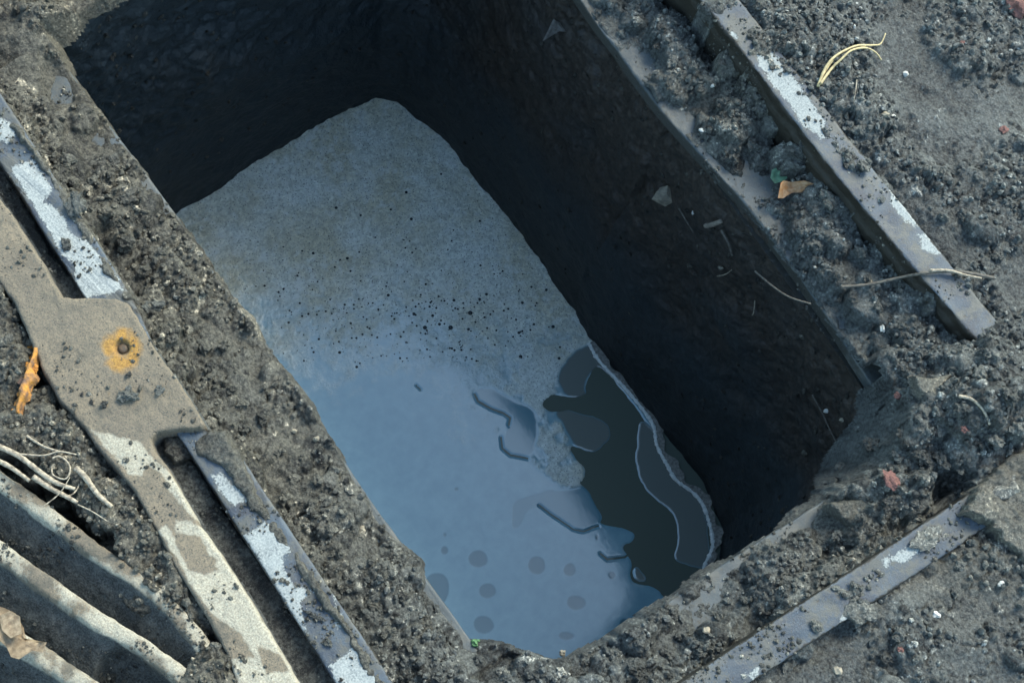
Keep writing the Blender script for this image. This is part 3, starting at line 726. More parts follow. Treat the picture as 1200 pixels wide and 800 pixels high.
def hole(X, Y):
    a, b = PIX(np.stack([X, Y, np.full(X.shape, .008)], -1)); r = np.hypot(a - HOLE[0], b - HOLE[1]); return -.0045 * sstep(11, 6, r)
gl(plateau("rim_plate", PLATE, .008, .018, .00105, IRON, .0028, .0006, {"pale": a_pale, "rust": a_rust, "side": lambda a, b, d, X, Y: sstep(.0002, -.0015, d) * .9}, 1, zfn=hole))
bpos = P(HOLE[0] + 1, HOLE[1] + 1, .005)
bm_v = []
for zz, rr_ in ((-.003, .0036), (.0002, .0036), (.0012, .0030), (.0014, .0012)):
    for k_ in range(12): bm_v.append((bpos[0] + rr_ * math.cos(k_ * math.pi / 6) * (1 + .1 * math.sin(k_ * 5)), bpos[1] + rr_ * math.sin(k_ * math.pi / 6), bpos[2] - .0008 + zz))
bm_f = [(r0 * 12 + k_, r0 * 12 + (k_ + 1) % 12, r0 * 12 + 12 + (k_ + 1) % 12, r0 * 12 + 12 + k_) for r0 in range(3) for k_ in range(12)] + [tuple(range(36, 48))]
gl(mk("bolt", bm_v, bm_f, simple("rusty_bolt", (.10, .06, .03), (.05, .04, .03), 500)))
# bars
def bar(pts, zc, w, slope_w, drop, nL, seed, pal=1.0, hole_c=None, z_end=None):
    C_ = spline(PL(pts, zc), nL); t = np.gradient(C_, axis=0); t[:, 2] = 0; t /= np.linalg.norm(t, axis=1)[:, None]
    perp = np.stack([t[:, 1], -t[:, 0], 0 * t[:, 0]], 1)
    # make perp point to the lower left of the photograph
    a0, b0 = PIX(C_[nL // 2]); a1, b1 = PIX(C_[nL // 2] + perp[nL // 2] * .01)
    if b1 < b0: perp = -perp
    sec = [(0, -.034), (-.0004, -.020), (-.0006, -.010), (-.0003, -.002), (.0003, -.0006), (.0012, 0), (.0035, .0002), (w * .6, 0), (w * .85, -.0003), (w, -.0014), (w * 1.15, -.004)]
    for q_ in np.linspace(0, 1, 14)[1:]: sec.append((w * 1.15 + (slope_w - w * 1.15) * q_, -.004 - (drop - .004) * q_ ** .8))
    U = np.array([s[0] for s in sec]); Zc = np.array([s[1] for s in sec]); S = np.linspace(0, np.linalg.norm(C_[-1] - C_[0]), nL)[:, None] + 0 * U[None]
    dn = fbm(S, U[None] + 0 * S, .014, 4, 600 + seed) * .0013 + fbm(S, U[None] * 1.5 + 0 * S, .004, 3, 605 + seed) * .0010
    V_ = C_[:, None, :] + perp[:, None, :] * (U[None, :, None] + (dn * .7)[..., None]); V_[..., 2] += Zc[None] + dn
    a, b = PIX(V_)
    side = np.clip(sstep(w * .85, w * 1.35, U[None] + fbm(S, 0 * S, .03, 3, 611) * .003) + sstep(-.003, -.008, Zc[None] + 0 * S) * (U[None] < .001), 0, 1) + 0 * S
    pale = (.55 + fbm(S, U[None] + 0 * S, .02, 4, 620 + seed) * 1.1) * pal + 0 * side
    if hole_c is not None: 
        hh = sstep(1.0, .8, np.hypot((a - hole_c[0]) / hole_c[2], (b - hole_c[1]) / hole_c[3])) * side; V_[..., 2] -= hh * .012
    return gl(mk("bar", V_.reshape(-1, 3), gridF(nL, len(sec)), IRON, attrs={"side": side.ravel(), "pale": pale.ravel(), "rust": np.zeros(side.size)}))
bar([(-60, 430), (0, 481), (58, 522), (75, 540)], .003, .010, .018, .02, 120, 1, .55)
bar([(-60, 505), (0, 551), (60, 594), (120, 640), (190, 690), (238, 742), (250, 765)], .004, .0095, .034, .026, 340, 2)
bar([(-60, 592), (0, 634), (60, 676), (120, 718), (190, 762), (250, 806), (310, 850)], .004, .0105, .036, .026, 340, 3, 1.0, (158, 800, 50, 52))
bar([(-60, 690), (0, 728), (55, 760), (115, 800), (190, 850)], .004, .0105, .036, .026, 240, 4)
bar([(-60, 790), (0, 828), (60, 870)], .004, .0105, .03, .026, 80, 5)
# lower web of the grate between rim and rail (dark groove floor)
gl(plateau("web", [(-120, 130), (-30, 150), (0, 190), (30, 240), (60, 300), (110, 350), (200, 500), (262, 600), (420, 820), (480, 905), (350, 905), (300, 780), (180, 560), (60, 330), (-10, 240)], -.012, .006, .0014, MUD, .003, .0016, {"tone": lambda a, b, d, X, Y: .22 + fbm(X, Y, .012, 4, 88) * .5, "warm": lambda a, b, d, X, Y: np.full(a.shape, .3)}, 9))

def mudattr(v): return {"tone": lambda a, b, d, X, Y: v + fbm(X, Y, .01, 3, 9) * .3, "warm": lambda a, b, d, X, Y: np.full(a.shape, .5)}
def slab(poly, z, lab, seed, v=.5, th=.012, amp=.0016):
    o = plateau("mud_slab", poly, z, th, .001, MUD, .0035, amp, mudattr(v), seed); return tag(o, lab, "mud")
slab([(226, 514), (245, 505), (265, 506), (282, 530), (300, 572), (322, 608), (345, 640), (368, 676), (392, 712), (420, 748), (452, 800), (446, 806), (428, 786), (408, 745), (385, 716), (360, 682), (332, 644), (315, 622), (296, 596), (282, 574), (262, 548), (244, 536), (230, 532)], .0042, "ridge of dried mud lying along the left rail just below the grate lug", 31, .5, .006, .0026)
slab([(-4, 118), (10, 128), (30, 158), (52, 190), (78, 228), (100, 262), (128, 306), (158, 350), (148, 352), (120, 312), (108, 290), (84, 254), (66, 226), (60, 214), (42, 186), (22, 160), (4, 134)], .0022, "thin crust of dried mud along the pit side edge of the upper left rail", 36, .6, .006, .0026)
slab([(192, 508), (232, 505), (240, 518), (222, 534), (204, 540), (192, 528)], -.004, "crumbly mud packed in the corner between the grate lug and the left rail", 32, .3)
slab([(1130, 600), (1150, 566), (1190, 530), (1230, 520), (1240, 640), (1205, 655), (1175, 628), (1165, 612)], .010, "thick pale mud cake covering the end of the lower right rail", 33, .68, .02, .003)
slab([(975, 590), (1000, 583), (1040, 588), (1075, 598), (1060, 618), (1040, 632), (1010, 625), (990, 610)], -.024, "broad flat mud slab bridging the lower right ledge near the corner", 34, .5, .012, .002)
slab([(1072, 438), (1095, 442), (1118, 436), (1106, 452), (1098, 468), (1084, 462), (1076, 452)], .004, "flat angular pale flake of mud below the end of the right rail", 35, .66, .006, .0006)

# =================================================================== CLODS
VV = []; FF = []; TT = []; WW = []; off = 0
rg = np.random.default_rng(99)
jj = np.argwhere((crumb > .25) & (dO < -.001) & (qx > -20) & (qx < 1220) & (qy > -20) & (qy < 820))
pick = jj[rg.integers(0, len(jj), 14000)]
for (i_, j_) in pick:
    if rg.random() > crumb[i_, j_]: continue
    s = .0011 + .0030 * rg.random() ** 3
    x, y = GX[i_, j_], GY[i_, j_]
    if Z[i_, j_] < -.021 and (-.03 < x < 0): continue
    v, f = R1[rg.integers(16)]
    v = v @ rotm(rg).T * s + np.array([x, y, Z[i_, j_] + s * .25])
    VV.append(v); FF.append(f + off); off += len(v)
    t = np.clip(.60 + .20 * rg.standard_normal() + (.4 if rg.random() < .04 else 0), .05, 1); TT.append(np.full(len(v), t)); WW.append(np.full(len(v), warm[i_, j_]))
tag(mk("mud_crumbs", np.concatenate(VV), np.concatenate(FF), MUD, attrs={"tone": np.concatenate(TT), "warm": np.concatenate(WW)}, smooth=False),
    "small loose crumbs of dry mud scattered over the ledges and ground", kind="stuff")

def clod(name, px, py, size, label, cat, group=None, mat=MUD, tone_=.45, var=R3, flat=.8, z=None, seed=None, warm_=.2, stretch=(1, 1), rotz=None, sink=.35, pos=None, merge=3):
    """irregular lump made of several fused angular pieces, resting where the photograph shows it (size in photo pixels, half width)"""
    r_ = np.random.default_rng(int(px * 7 + py * 13) if seed is None else seed)
    p = pos if pos is not None else (on_mud(px, py) if z is None else P(px, py, z))
    s = size * (CP[2] - p[2]) / CF
    vs = []; fs = []; o_ = 0
    for k_ in range(merge):
        v, f = var[r_.integers(len(var))]
        sc = s if k_ == 0 else s * (.45 + .25 * r_.random())
        v = v @ rotm(r_).T * sc * np.array([1, 1, flat])
        if k_: a = r_.random() * 6.28; v = v + np.array([math.cos(a), math.sin(a), .15]) * s * .6
        vs.append(v); fs.append(f + o_); o_ += len(v)
    v = np.concatenate(vs); f = np.concatenate(fs)
    rz = rotz if rotz is not None else r_.random() * 6.28
    v = v * np.array([stretch[0], stretch[1], 1]); c, s_2 = math.cos(rz), math.sin(rz)
    v = v @ np.array([[c, s_2, 0], [-s_2, c, 0], [0, 0, 1]])
    # finer lumps
    q = v / s
    v = v + (fbm(q[:, 0] * 1 + q[:, 2] * .7, q[:, 1] + q[:, 2] * .5, .35, 3, 5) * .22 * s)[:, None] * (v / (np.linalg.norm(v, axis=1)[:, None] + 1e-9))
    o = mk(name, v, f, mat, attrs={"tone": np.full(len(v), tone_) + .12 * r_.standard_normal(), "warm": np.full(len(v), warm_)}, smooth=False)
    o.location = (p[0], p[1], p[2] + s * flat * (.5 - sink))
    return tag(o, label, cat, group)

zones = [
    ("crumbly clod of mud on the ledge between the pit and the right rail", "clods on the right ledge", [(700, 20), (730, 45), (745, 30), (765, 55), (790, 75), (810, 60), (820, 95), (850, 120), (838, 150), (870, 140), (880, 170), (860, 185), (893, 205), (905, 165), (915, 250), (890, 130), (940, 270), (960, 290), (985, 320), (1000, 345), (1020, 330), (1005, 300), (1030, 360), (1050, 380), (1040, 410), (975, 310), (830, 60), (845, 85)], (6, 11)),
    ("crumbly clod of mud on the ledge between the pit and the left rail", "clods on the left ledge", [(110, 215), (125, 190), (150, 230), (165, 265), (150, 285), (185, 290), (175, 320), (205, 330), (215, 360), (200, 395), (235, 400), (245, 430), (265, 410), (270, 450), (290, 470), (280, 500), (310, 490), (325, 530), (345, 560), (330, 580), (365, 590), (380, 560), (385, 620), (400, 650), (420, 630), (405, 690), (430, 700), (450, 670), (455, 735), (480, 760), (500, 730), (470, 700), (95, 245), (80, 185)], (7, 13)),
    ("crumbly clod of mud on the ledge between the pit and the lower right rail", "clods on the lower right ledge", [(560, 775), (590, 785), (630, 790), (660, 785), (690, 775), (720, 765), (750, 750), (775, 770), (740, 785), (800, 740), (820, 760), (840, 720), (870, 700), (890, 680), (905, 700), (930, 650), (960, 640), (985, 630), (1005, 610), (920, 625)], (7, 12)),
    ("lump of mud in the heap that buries the corner of the frame", "clods heaped on the frame corner", [(1060, 430), (1080, 480), (1100, 500), (1120, 430), (1130, 480), (1150, 440), (1170, 420), (1180, 470), (1160, 510), (1190, 500), (1105, 540), (1080, 540), (1130, 545), (1060, 510), (1050, 540), (1040, 590), (1075, 590), (1185, 560), (1190, 600), (1175, 580), (1010, 500), (1020, 530), (990, 550)], (8, 17)),
    ("crumbly clod of mud on the ground beyond the right rail", "clods beyond the right rail", [(885, 10), (915, 25), (940, 45), (965, 80), (985, 130), (1000, 160), (1010, 200), (1100, 205), (1120, 220), (1140, 200), (1160, 225), (1180, 240), (1130, 250), (1110, 70), (1130, 95), (1060, 20), (1180, 90), (1110, 260), (1170, 300), (1120, 330)], (5, 11)),
    ("crumbly clod of mud on the ground outside the lower right rail", "clods outside the lower right rail", [(1040, 735), (1060, 745), (1080, 730), (1100, 750), (1120, 690), (1140, 640), (1160, 650), (1130, 665), (1180, 680), (1075, 770), (1040, 770), (1155, 735), (1100, 785)], (5, 11)),
    ("crumbly clod of mud piled between the grate plate and its bars", "clods beside the grate plate", [(10, 400), (20, 425), (5, 440), (60, 490), (75, 500), (90, 520), (110, 550), (130, 575), (150, 600), (165, 620), (185, 660), (205, 690), (225, 720), (55, 515), (250, 760), (100, 600)], (6, 10)),
]
ORD = "topmost second third fourth fifth sixth seventh eighth ninth tenth eleventh twelfth thirteenth fourteenth fifteenth sixteenth seventeenth eighteenth nineteenth twentieth twenty-first twenty-second twenty-third twenty-fourth twenty-fifth twenty-sixth twenty-seventh twenty-eighth twenty-ninth thirtieth thirty-first thirty-second thirty-third thirty-fourth thirty-fifth thirty-sixth".split()
WHERE = {"clods on the right ledge": "down the right ledge", "clods on the left ledge": "down the left ledge", "clods on the lower right ledge": "down the lower right ledge", "clods heaped on the frame corner": "down the heap burying the frame corner",
         "clods beyond the right rail": "down the ground beyond the right rail", "clods outside the lower right rail": "down the ground outside the lower right rail", "clods beside the grate plate": "down the pile beside the grate plate"}
for lab, grp, pts, (lo, hi) in zones:
    pts = sorted([(a + rg.normal(0, 3), b + rg.normal(0, 3)) for a, b in pts], key=lambda q: q[1])
    for k_, (a, b) in enumerate(pts):
        sz = lo + (hi - lo) * rg.random() ** 1.5; tn = .28 + .4 * rg.random()
        w1 = "small" if sz < lo + (hi - lo) * .2 else ("large" if sz > lo + (hi - lo) * .6 else "middling"); w2 = "dark" if tn < .42 else ("pale grey" if tn > .56 else "grey")
        clod("mud_clod", a, b, sz, f"{w1} {w2} crumbly clod, {ORD[k_]} {WHERE[grp]}", "clod", grp, tone_=tn, var=R2 if hi < 9 else R3, warm_=.5 if a < 500 else .15)

# singular lumps and stones
clod("mud_clod", 968, 232, 17, "tall rough grey lump of mud standing against the right rail below the orange leaf", "clod", tone_=.55, stretch=(.8, 1.2))
clod("mud_clod", 1012, 193, 11, "crumbly lump of mud sitting on top of the right steel rail", "clod", tone_=.5, z=.003)
clod("mud_clod", 992, 183, 6, "small round crumb of mud at the inner edge of the right rail top", "clod", tone_=.5, z=.002)
clod("mud_clod", 150, 464, 11, "grey crumbly lump of mud on the dusty grate plate below the rust ring", "clod", tone_=.55, z=.009)
clod("mud_clod", 122, 474, 5, "small dark crumb on the grate plate left of the grey lump", "clod", tone_=.4, z=.009)
clod("mud_clod", 150, 439, 4.5, "small dark crumb just below the rust ring on the plate", "clod", tone_=.2, z=.009)
clod("mud_clod", 187, 456, 7, "flat smear of mud on the plate right of the grey lump", "clod", tone_=.4, z=.0085, flat=.3)
clod("mud_clod", 88, 240, 15, "dark crumbly clod lying across the pale patch of the upper left rail", "clod", tone_=.35, z=.002, stretch=(1.3, .8))
clod("mud_clod", 78, 285, 10, "mud lump at the lower end of the pale patch on the upper left rail", "clod", tone_=.35, z=.001, flat=.5)
clod("mud_clod", 180, 360, 15, "rounded grey clod wedged beside the top of the grate lug", "clod", tone_=.5)
clod("pebble", 208, 348, 5.5, "pale beige pebble beside the rounded clod near the grate lug", "pebble", tone_=1.1, merge=1)
clod("mud_clod", 368, 722, 7, "thin dark flake of mud on the lower left rail", "clod", tone_=.15, z=.001, stretch=(2.0, .6), rotz=-1.0, flat=.5)
clod("mud_clod", 385, 752, 6, "small pale topped crumb on the lower left rail", "clod", tone_=.5, z=.001)
clod("mud_clod", 1085, 630, 18, "pale flattened lump of mud on the lower right rail near its buried end", "clod", tone_=.75, z=.001, flat=.35, stretch=(1.3, .8))
clod("mud_clod", 1008, 716, 20, "large pale slab of dried mud lapping over the outer edge of the lower right rail", "clod", tone_=.78, z=.0, flat=.4)
clod("mud_clod", 957, 734, 9, "small lump of mud on the outer edge of the lower right rail", "clod", tone_=.6, z=.001)
clod("mud_clod", 1003, 687, 6, "small crumb on the middle of the lower right rail top", "clod", tone_=.5, z=.001)
clod("mud_clod", 928, 772, 13, "long pale crumbly lump outside the lower right rail near the bottom edge", "clod", tone_=.75, flat=.5, stretch=(1.6, .7), rotz=.5)
clod("mud_clod", 1180, 575, 34, "big pale grey clod covering the frame at the right margin", "clod", tone_=.72, flat=.6, z=.0)
clod("mud_clod", 786, 716, 11, "grey stone like lump standing up at the edge of the pit near the dark water", "clod", tone_=.5)
clod("stone_shard", 1090, 450, 20, "flat angular grey shard lying in the mud heap below the right rail", "stone", tone_=.62, flat=.35, stretch=(1.4, .7), merge=1, rotz=.3)
clod("stone_shard", 1085, 478, 15, "second grey shard just under the flat angular one in the mud heap", "stone", tone_=.62, flat=.4, merge=1)
PEB = N("pebble_stone"); PEB.set(Base_Color=PEB.ramp(PEB.noise(400, 3), [(.3, (.45, .42, .33)), (.7, (.62, .58, .48))]), Roughness=.5)
WHT = simple("white_stone", (.55, .53, .47), (.36, .34, .30), 500, .5)
RED = simple("brick_red", (.19, .085, .07), (.10, .05, .04), 600, .9, .7)
TAN = simple("tan_stone", (.30, .26, .19), (.2, .17, .12), 400, .7)
DSTONE = simple("dark_stone", (.30, .25, .18), (.15, .13, .10), 200, .8, .6, .001)
for a, b, s, m_, lab in [(1061, 87, 6.5, WHT, "smooth white pebble in the smooth mud right of the dry straw"), (1036, 136, 8, TAN, "tan angular stone below the white pebble beyond the right rail"), (1046, 136, 3.5, WHT, "tiny white pebble beside the tan stone"),
                        (822, 153, 4.5, WHT, "white grain on the right ledge level with the smooth ledge patch"), (835, 101, 4.5, WHT, "thin white chip on the right ledge above the white grain"), (1034, 385, 5, WHT, "white chip on the right ledge near its lower end"), (1019, 332, 6, TAN, "pale upright pebble under the twig on the right ledge"),
                        (1001, 32, 4, WHT, "small white pebble above the straw beyond the right rail"), (1049, 431, 3.2, WHT, "tiny white pebble in the mud at the lower end of the right ledge"), (1133, 635, 4, PEB.m, "small yellowish pebble outside the lower right rail"), (1097, 721, 6, WHT, "pale upright chip in the mud outside the lower right rail"),
                        (1173, 684, 7, WHT, "white flat chip in the mud at the lower right"), (980, 785, 7, TAN, "tan sliver of stone near the bottom edge outside the lower right rail"), (424, 622, 7, TAN, "light tan stone on the left ledge near the pit edge"), (345, 505, 5, TAN, "pale stone on the left ledge midway down"),
                        (370, 515, 5.5, TAN, "pale stone at the pit edge of the left ledge"), (828, 738, 6, TAN, "yellowish stone on the lower right ledge beside the rail"), (660, 765, 5, TAN, "pale chip on the lower right ledge near its lower end"), (62, 515, 0, None, "")]:
    if m_: clod("pebble", a, b, s, lab, "pebble", mat=m_, merge=1, var=R2, flat=.8, sink=.2)
for a, b, s, lab in [(1190, 12, 24, "reddish brick fragment at the top right corner"), (1175, 152, 8, "small red brick crumb beyond the right rail"), (1041, 471, 8, "small red brown chip at the lower end of the right ledge"), (1130, 504, 7, "small red chip in the mud heap near the right margin"),
                     (1043, 563, 15, "reddish brown brick piece at the inner end of the lower right ledge"), (1128, 50, 4, "tiny red speck of brick beyond the right rail near the top"), (1055, 762, 7, "dull red crumb in the mud near the bottom right")]:
    clod("brick_fragment", a, b, s, lab, "brick fragment", mat=RED, merge=1, flat=.5, sink=.25)
clod("pebble", 968, 482, 5, "white pebble stuck in the right pit wall near the corner", "pebble", mat=WHT, merge=1, var=R2, pos=on_wall(968, 482), sink=.1)
clod("pebble", 986, 492, 5.5, "yellow brown pebble beside the white one in the pit wall", "pebble", mat=TAN, merge=1, var=R2, pos=on_wall(986, 492), sink=.1)
clod("pebble", 988, 557, 3, "tiny white pebble at the lower corner of the pit wall", "pebble", mat=WHT, merge=1, var=R2, pos=on_wall(988, 557), sink=.1)
st_ = clod("stone_shard", 778, 232, 25, "brown angular stone jutting from the right pit wall", "stone", mat=DSTONE, merge=1, flat=.9, pos=on_wall(780, 230), stretch=(1.25, .7), rotz=-.25, var=R1, seed=8)
clod("pebble", 812, 250, 4, "small pale pebble in the pit wall right of the brown stone", "pebble", mat=WHT, merge=1, var=R2, pos=on_wall(812, 250), stretch=(.7, 1.4))
clod("moss_bit", 556, 752, 6, "tiny green bit of moss at the lower edge of the pit", "moss", mat=simple("moss", (.10, .22, .08), (.05, .12, .05), 600), var=R2)

# =================================================================== LEAVES, STRAW, TWIGS, ROOTS
STRAW = simple("dry_straw", (.55, .44, .22), (.34, .26, .13), 300, .6, .3)
PALE = simple("pale_stem", (.44, .37, .27), (.14, .115, .085), 420, .8, .7)
TWIG = simple("twig", (.13, .115, .09), (.06, .05, .04), 400, .8, .5)
ORNG = simple("rust_orange", (.50, .21, .03), (.25, .10, .02), 500, .8, .6)
ORNG2 = simple("rust_flaking", (.46, .20, .03), (.13, .075, .05), 170, .85, 1.0, .0012)
DORN = simple("rust_dark", (.16, .09, .06), (.08, .05, .04), 500, .8, .6)
LEAFB = simple("dead_leaf", (.45, .34, .22), (.25, .18, .11), 250, .6, .5)
def strand(name, pts, r, mat, label, cat, r2=None, hover=.002, n=60, parent=None, wall=False, ztab=None, group=None):
    W_ = []
    for i_, (a, b) in enumerate(pts):
        if wall: W_.append(on_wall(a, b) + np.array([-.002, -.002, .002]))
        elif ztab is not None: W_.append(P(a, b, ztab[i_]))
        else: q = on_mud(a, b); q[2] += hover; W_.append(q)
    v, f = tube(spline(W_, n), r, 7, r2, .08, len(pts)); o = mk(name, v, f, mat, parent)
    if label: tag(o, label, cat, group)
    return o
st = empty("dry_straw", tuple(on_mud(980, 75)));
tag(st, "curved yellow dry straw lying on the mud beyond the right rail", "straw")
for pts, r, r2 in [([(957, 104), (966, 82), (978, 68), (1000, 58), (1020, 56), (1030, 54), (1036, 42)], .0014, .0005), ([(959, 102), (972, 84), (984, 72), (996, 62), (1012, 59), (1024, 64), (1031, 73)], .0012, .0006), ([(962, 92), (974, 74), (992, 60), (1012, 57)], .0009, .0005)]:
    o = strand("blade", pts, r, STRAW, None, None, r2, .003); o.parent = st; o.matrix_parent_inverse = Matrix.Translation(-Vector(st.location))
strand("twig", [(985, 336), (1020, 333), (1060, 324), (1085, 320), (1110, 318), (1135, 320), (1165, 326)], .0012, TWIG, "thin grey twig crossing the right rail from ledge to outer mud", "twig", .0014, ztab=[-.022, -.018, -.008, .002, .003, .004, .004])
strand("stem", [(1090, 317), (1112, 317), (1130, 322), (1150, 326)], .0013, PALE, "pale split stem lying over the twig at the outer edge of the right rail", "stem", .0008, ztab=[.004, .005, .005, .004])
strand("stem", [(1122, 465), (1136, 468), (1148, 476), (1154, 487), (1160, 497)], .0014, PALE, "short bent straw coloured stem in the mud heap near the right margin", "stem", .0009)
strand("root", [(885, 318), (905, 335), (925, 348), (950, 356)], .0009, TWIG, "thin root hanging over the edge of the right ledge", "root", .0007, ztab=[-.075, -.06, -.048, -.038])
strand("root", [(795, 242), (803, 255), (812, 270)], .0010, TWIG, "short root in the right pit wall just below the brown stone", "root", .0006, wall=True)
strand("root", [(828, 262), (836, 260), (845, 257)], .0022, simple("cut_root", (.24, .20, .155)), "thick cut root end sticking out of the right pit wall", "root", .002, wall=True)
strand("root", [(846, 268), (853, 282), (858, 296)], .0014, TWIG, "curved dark root below the cut root end in the right pit wall", "root", .001, wall=True)
strand("root", [(840, 322), (850, 317), (857, 314)], .0007, PALE, "fine pale rootlet in the right pit wall below the roots", "root", .0004, wall=True)
strand("root", [(952, 460), (962, 480), (972, 500), (982, 520), (988, 534)], .0009, TWIG, "long thin root running down the pit wall left of the two pebbles", "root", .0006, wall=True)
strand("root", [(886, 350), (884, 362), (881, 368)], .0006, PALE, "hair thin rootlet on the lower part of the right pit wall", "root", .0004, wall=True)
strand("twig", [(1010, 592), (1040, 594), (1065, 600), (1080, 608)], .0009, TWIG, "thin twig lying along the inner end of the lower right ledge", "twig", .0006, ztab=[-.03, -.024, -.018, -.012])
strand("twig", [(1154, 575), (1151, 590), (1148, 603)], .0007, PALE, "fine pale needle on the buried end of the lower right rail", "twig", .0005, ztab=[.012, .008, .004])
strand("twig", [(1003, 92), (1001, 112), (998, 130)], .0005, PALE, "hair thin upright stalk in the mud below the straw", "stalk", .0004)
# tangle of pale straw by the bars
tg = empty("straw_tangle", tuple(P(60, 560, 0))); tag(tg, "tangle of pale dried stems lying over the ends of the grate bars", "straw")
for pts, r in [([(-5, 522), (20, 535), (45, 552), (70, 566), (85, 575)], .0034), ([(-5, 540), (15, 548), (35, 562)], .0030), ([(40, 560), (60, 572), (78, 582), (90, 590)], .0032), ([(60, 540), (70, 534), (80, 540), (82, 552), (74, 560), (64, 556), (60, 546)], .0012),
               ([(85, 545), (100, 560), (115, 578), (130, 592)], .0036), ([(20, 530), (50, 535), (70, 530), (88, 536)], .0012), ([(60, 575), (80, 580), (92, 570), (88, 555)], .0010), ([(92, 590), (112, 600), (125, 612)], .0008), ([(50, 590), (68, 578), (84, 560)], .0007), ([(30, 512), (55, 522), (75, 528)], .0016)]:
    v, f = tube(spline(PL(pts, .009 + .003 * rg.random()) + rg.normal(0, .0008, (len(pts), 3)), 26), r * .6, 8, r * .4, .06, int(a_n := rg.integers(99)))
    o = mk("stem", v, f, PALE); o.parent = tg; o.matrix_parent_inverse = Matrix.Translation(-Vector(tg.location))
def leaf(name, outline, z, mat, label, cat, curl=.006, res=12, thick_=.0004, wall=None, tilt=(0, 0)):
    pw = PL(outline, z) if wall is None else None
    if wall is not None:
        base = on_wall(*wall); pw = PL(outline, base[2])
    c = pw.mean(0); bm = bmesh.new(); n = len(pw); prev = None
    rings = []
    for k_ in range(6):
        s = 1 - k_ / 6; ring = []
        for q in pw:
            p = c + (q - c) * s; d = np.linalg.norm((p - c)[:2]); 
            zz = p[2] + curl * (d / .012) ** 2 * (.5 + .5 * math.sin(3 * math.atan2(p[1] - c[1], p[0] - c[0]) + 1)) + .0012 * math.sin(p[0] * 900) * math.sin(p[1] * 800) + tilt[0] * (p[0] - c[0]) + tilt[1] * (p[1] - c[1])
            ring.append(bm.verts.new((p[0], p[1], zz)))
        rings.append(ring)
    cv = bm.verts.new(tuple(c + np.array([0, 0, 0])))
    for k_ in range(5):
        for i_ in range(n): bm.faces.new((rings[k_][i_], rings[k_][(i_ + 1) % n], rings[k_ + 1][(i_ + 1) % n], rings[k_ + 1][i_]))
    for i_ in range(n): bm.faces.new((rings[5][i_], rings[5][(i_ + 1) % n], cv))
    bmesh.ops.solidify(bm, geom=bm.faces[:], thickness=thick_)
    me = bpy.data.meshes.new(name); bm.to_mesh(me); bm.free(); me.materials.append(mat)
    for p_ in me.polygons: p_.use_smooth = True
    o = bpy.data.objects.new(name, me); SC.collection.objects.link(o); return tag(o, label, cat)
def zon(a, b, h): return on_mud(a, b)[2] + h
leaf("green_leaf", [(904, 200), (912, 196), (920, 200), (923, 208), (918, 214), (908, 215), (903, 208)], zon(913, 206, .010), simple("green_leaf", (.20, .38, .24), (.14, .28, .17), 200, .5, .2), "pale green leaf bit on the right ledge above the orange leaf", "leaf", .012, tilt=(.3, -.2))
leaf("orange_leaf", [(908, 224), (915, 216), (926, 214), (938, 218), (950, 222), (940, 226), (928, 226), (918, 232), (911, 233)], zon(928, 222, .008), simple("orange_leaf", (.50, .25, .10), (.62, .42, .25), 300, .5, .4), "curled orange brown leaf on the right ledge", "leaf", .016)
leaf("dead_leaf", [(-15, 708), (5, 712), (18, 718), (28, 735), (30, 748), (44, 752), (55, 752), (50, 764), (38, 762), (24, 773), (14, 770), (8, 758), (-6, 745), (-20, 740)], .012, LEAFB, "curled pale brown dead leaf on the lowest grate bar at the left margin", "leaf", .003)
leaf("dead_leaf", [(0, 722), (12, 716), (24, 722), (26, 742), (14, 748), (2, 738)], .016, simple("dead_leaf_light", (.55, .44, .30), (.3, .22, .14), 300), "small crumpled leaf piece on top of the dead leaf at the left margin", "leaf", .004)
leaf("wall_leaf", [(636, 48), (645, 30), (652, 15), (660, 30), (680, 38), (655, 38)], 0, simple("grey_leaf", (.34, .31, .27), (.2, .18, .16), 200), "grey dead leaf caught high on the far end of the right pit wall", "leaf", .003, wall=(655, 32))
sp = empty("rusty_strap", tuple(on_mud(32, 445))); tag(sp, "flaking orange rusted strap of metal at the left margin beside the grate plate", "strap")
def kid(o, root):
    loc = o.location.copy(); o.parent = root; o.matrix_parent_inverse = Matrix.Translation(-Vector(root.location)); return o
zs_ = on_mud(32, 445)[2] + .006
pl_ = plateau("strip", [(38, 403), (44, 405), (42, 418), (37, 430), (40, 441), (31, 456), (28, 470), (22, 485), (16, 483), (20, 468), (24, 454), (29, 440), (32, 425), (36, 414)], zs_, .006, .0007, ORNG2, .002, .0022, None, 44)
kid(pl_, sp)
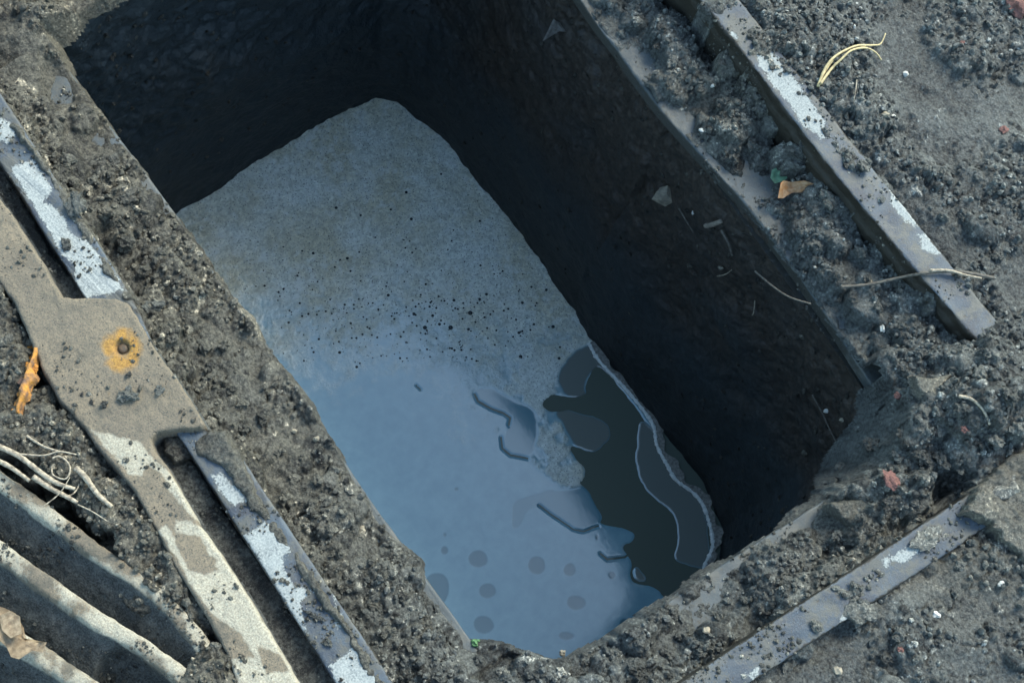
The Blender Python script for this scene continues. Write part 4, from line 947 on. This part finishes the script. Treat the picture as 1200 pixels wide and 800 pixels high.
for a, b, s0, tw in [(40, 407, 5, 1), (38, 418, 5.5, 1), (35, 430, 6, 1), (33, 440, 4, 0), (29, 448, 5, 0), (30, 456, 6, 1), (26, 464, 4, 1), (22, 474, 4, 1), (18, 482, 3, 1)]:
    f0 = clod("flake", a, b, s0 * 1.35, None, None, mat=ORNG if tw else DORN, merge=2, flat=.35, stretch=(1.3, .8), rotz=-1.1, sink=-.5)
    kid(f0, sp)

# =================================================================== GRIT ON THE METAL (placed by casting onto what is built)
bpy.context.view_layer.update()
DG = bpy.context.evaluated_depsgraph_get()
def cast(px, py):
    d = Vector(CR @ np.array([px - 600.0, py - 400.0, CF])).normalized()
    h, loc, nrm, idx, ob, _ = SC.ray_cast(DG, Vector(CP), d); return (loc, nrm, ob.name.split(".")[0], ob) if h else (None, None, "", None)
VV = []; FF = []; TT = []; off = 0; tries = 0; got = 0
rr_ = np.random.default_rng(41)
zn = [((0, 450), (100, 800), .62), ((800, 1180), (0, 400), .2), ((800, 1180), (560, 800), .18)]
while got < 2300 and tries < 26000:
    tries += 1; u = rr_.random(); zz = zn[0] if u < .62 else (zn[1] if u < .82 else zn[2])
    a = zz[0][0] + rr_.random() * (zz[0][1] - zz[0][0]); b = zz[1][0] + rr_.random() * (zz[1][1] - zz[1][0])
    if float(fbm(np.array([a]), np.array([b]), 38, 3, 71)[0]) < .02 + .25 * rr_.random(): continue
    loc, nrm, nm, ob = cast(a, b)
    if nm not in ("rail", "rim_plate", "bar", "web", "ledge"): continue
    if nm == "rim_plate" and rr_.random() < .55: continue
    got += 1; v, f = R1[rr_.integers(16)]; sc = .0005 + .0020 * rr_.random() ** 3.5
    v = v @ rotm(rr_).T * sc + np.array(loc) + np.array([0, 0, sc * .2]); VV.append(v); FF.append(f + off); off += len(v)
    TT.append(np.full(len(v), np.clip(.45 + .2 * rr_.standard_normal() + (.35 if rr_.random() < .08 else 0), .05, 1)))
tag(mk("metal_grit", np.concatenate(VV), np.concatenate(FF), MUD, attrs={"tone": np.concatenate(TT), "warm": np.full(off, .4)}, smooth=False), "fine grit and mud specks lying on the rails, the plate and the grate bars", kind="stuff")
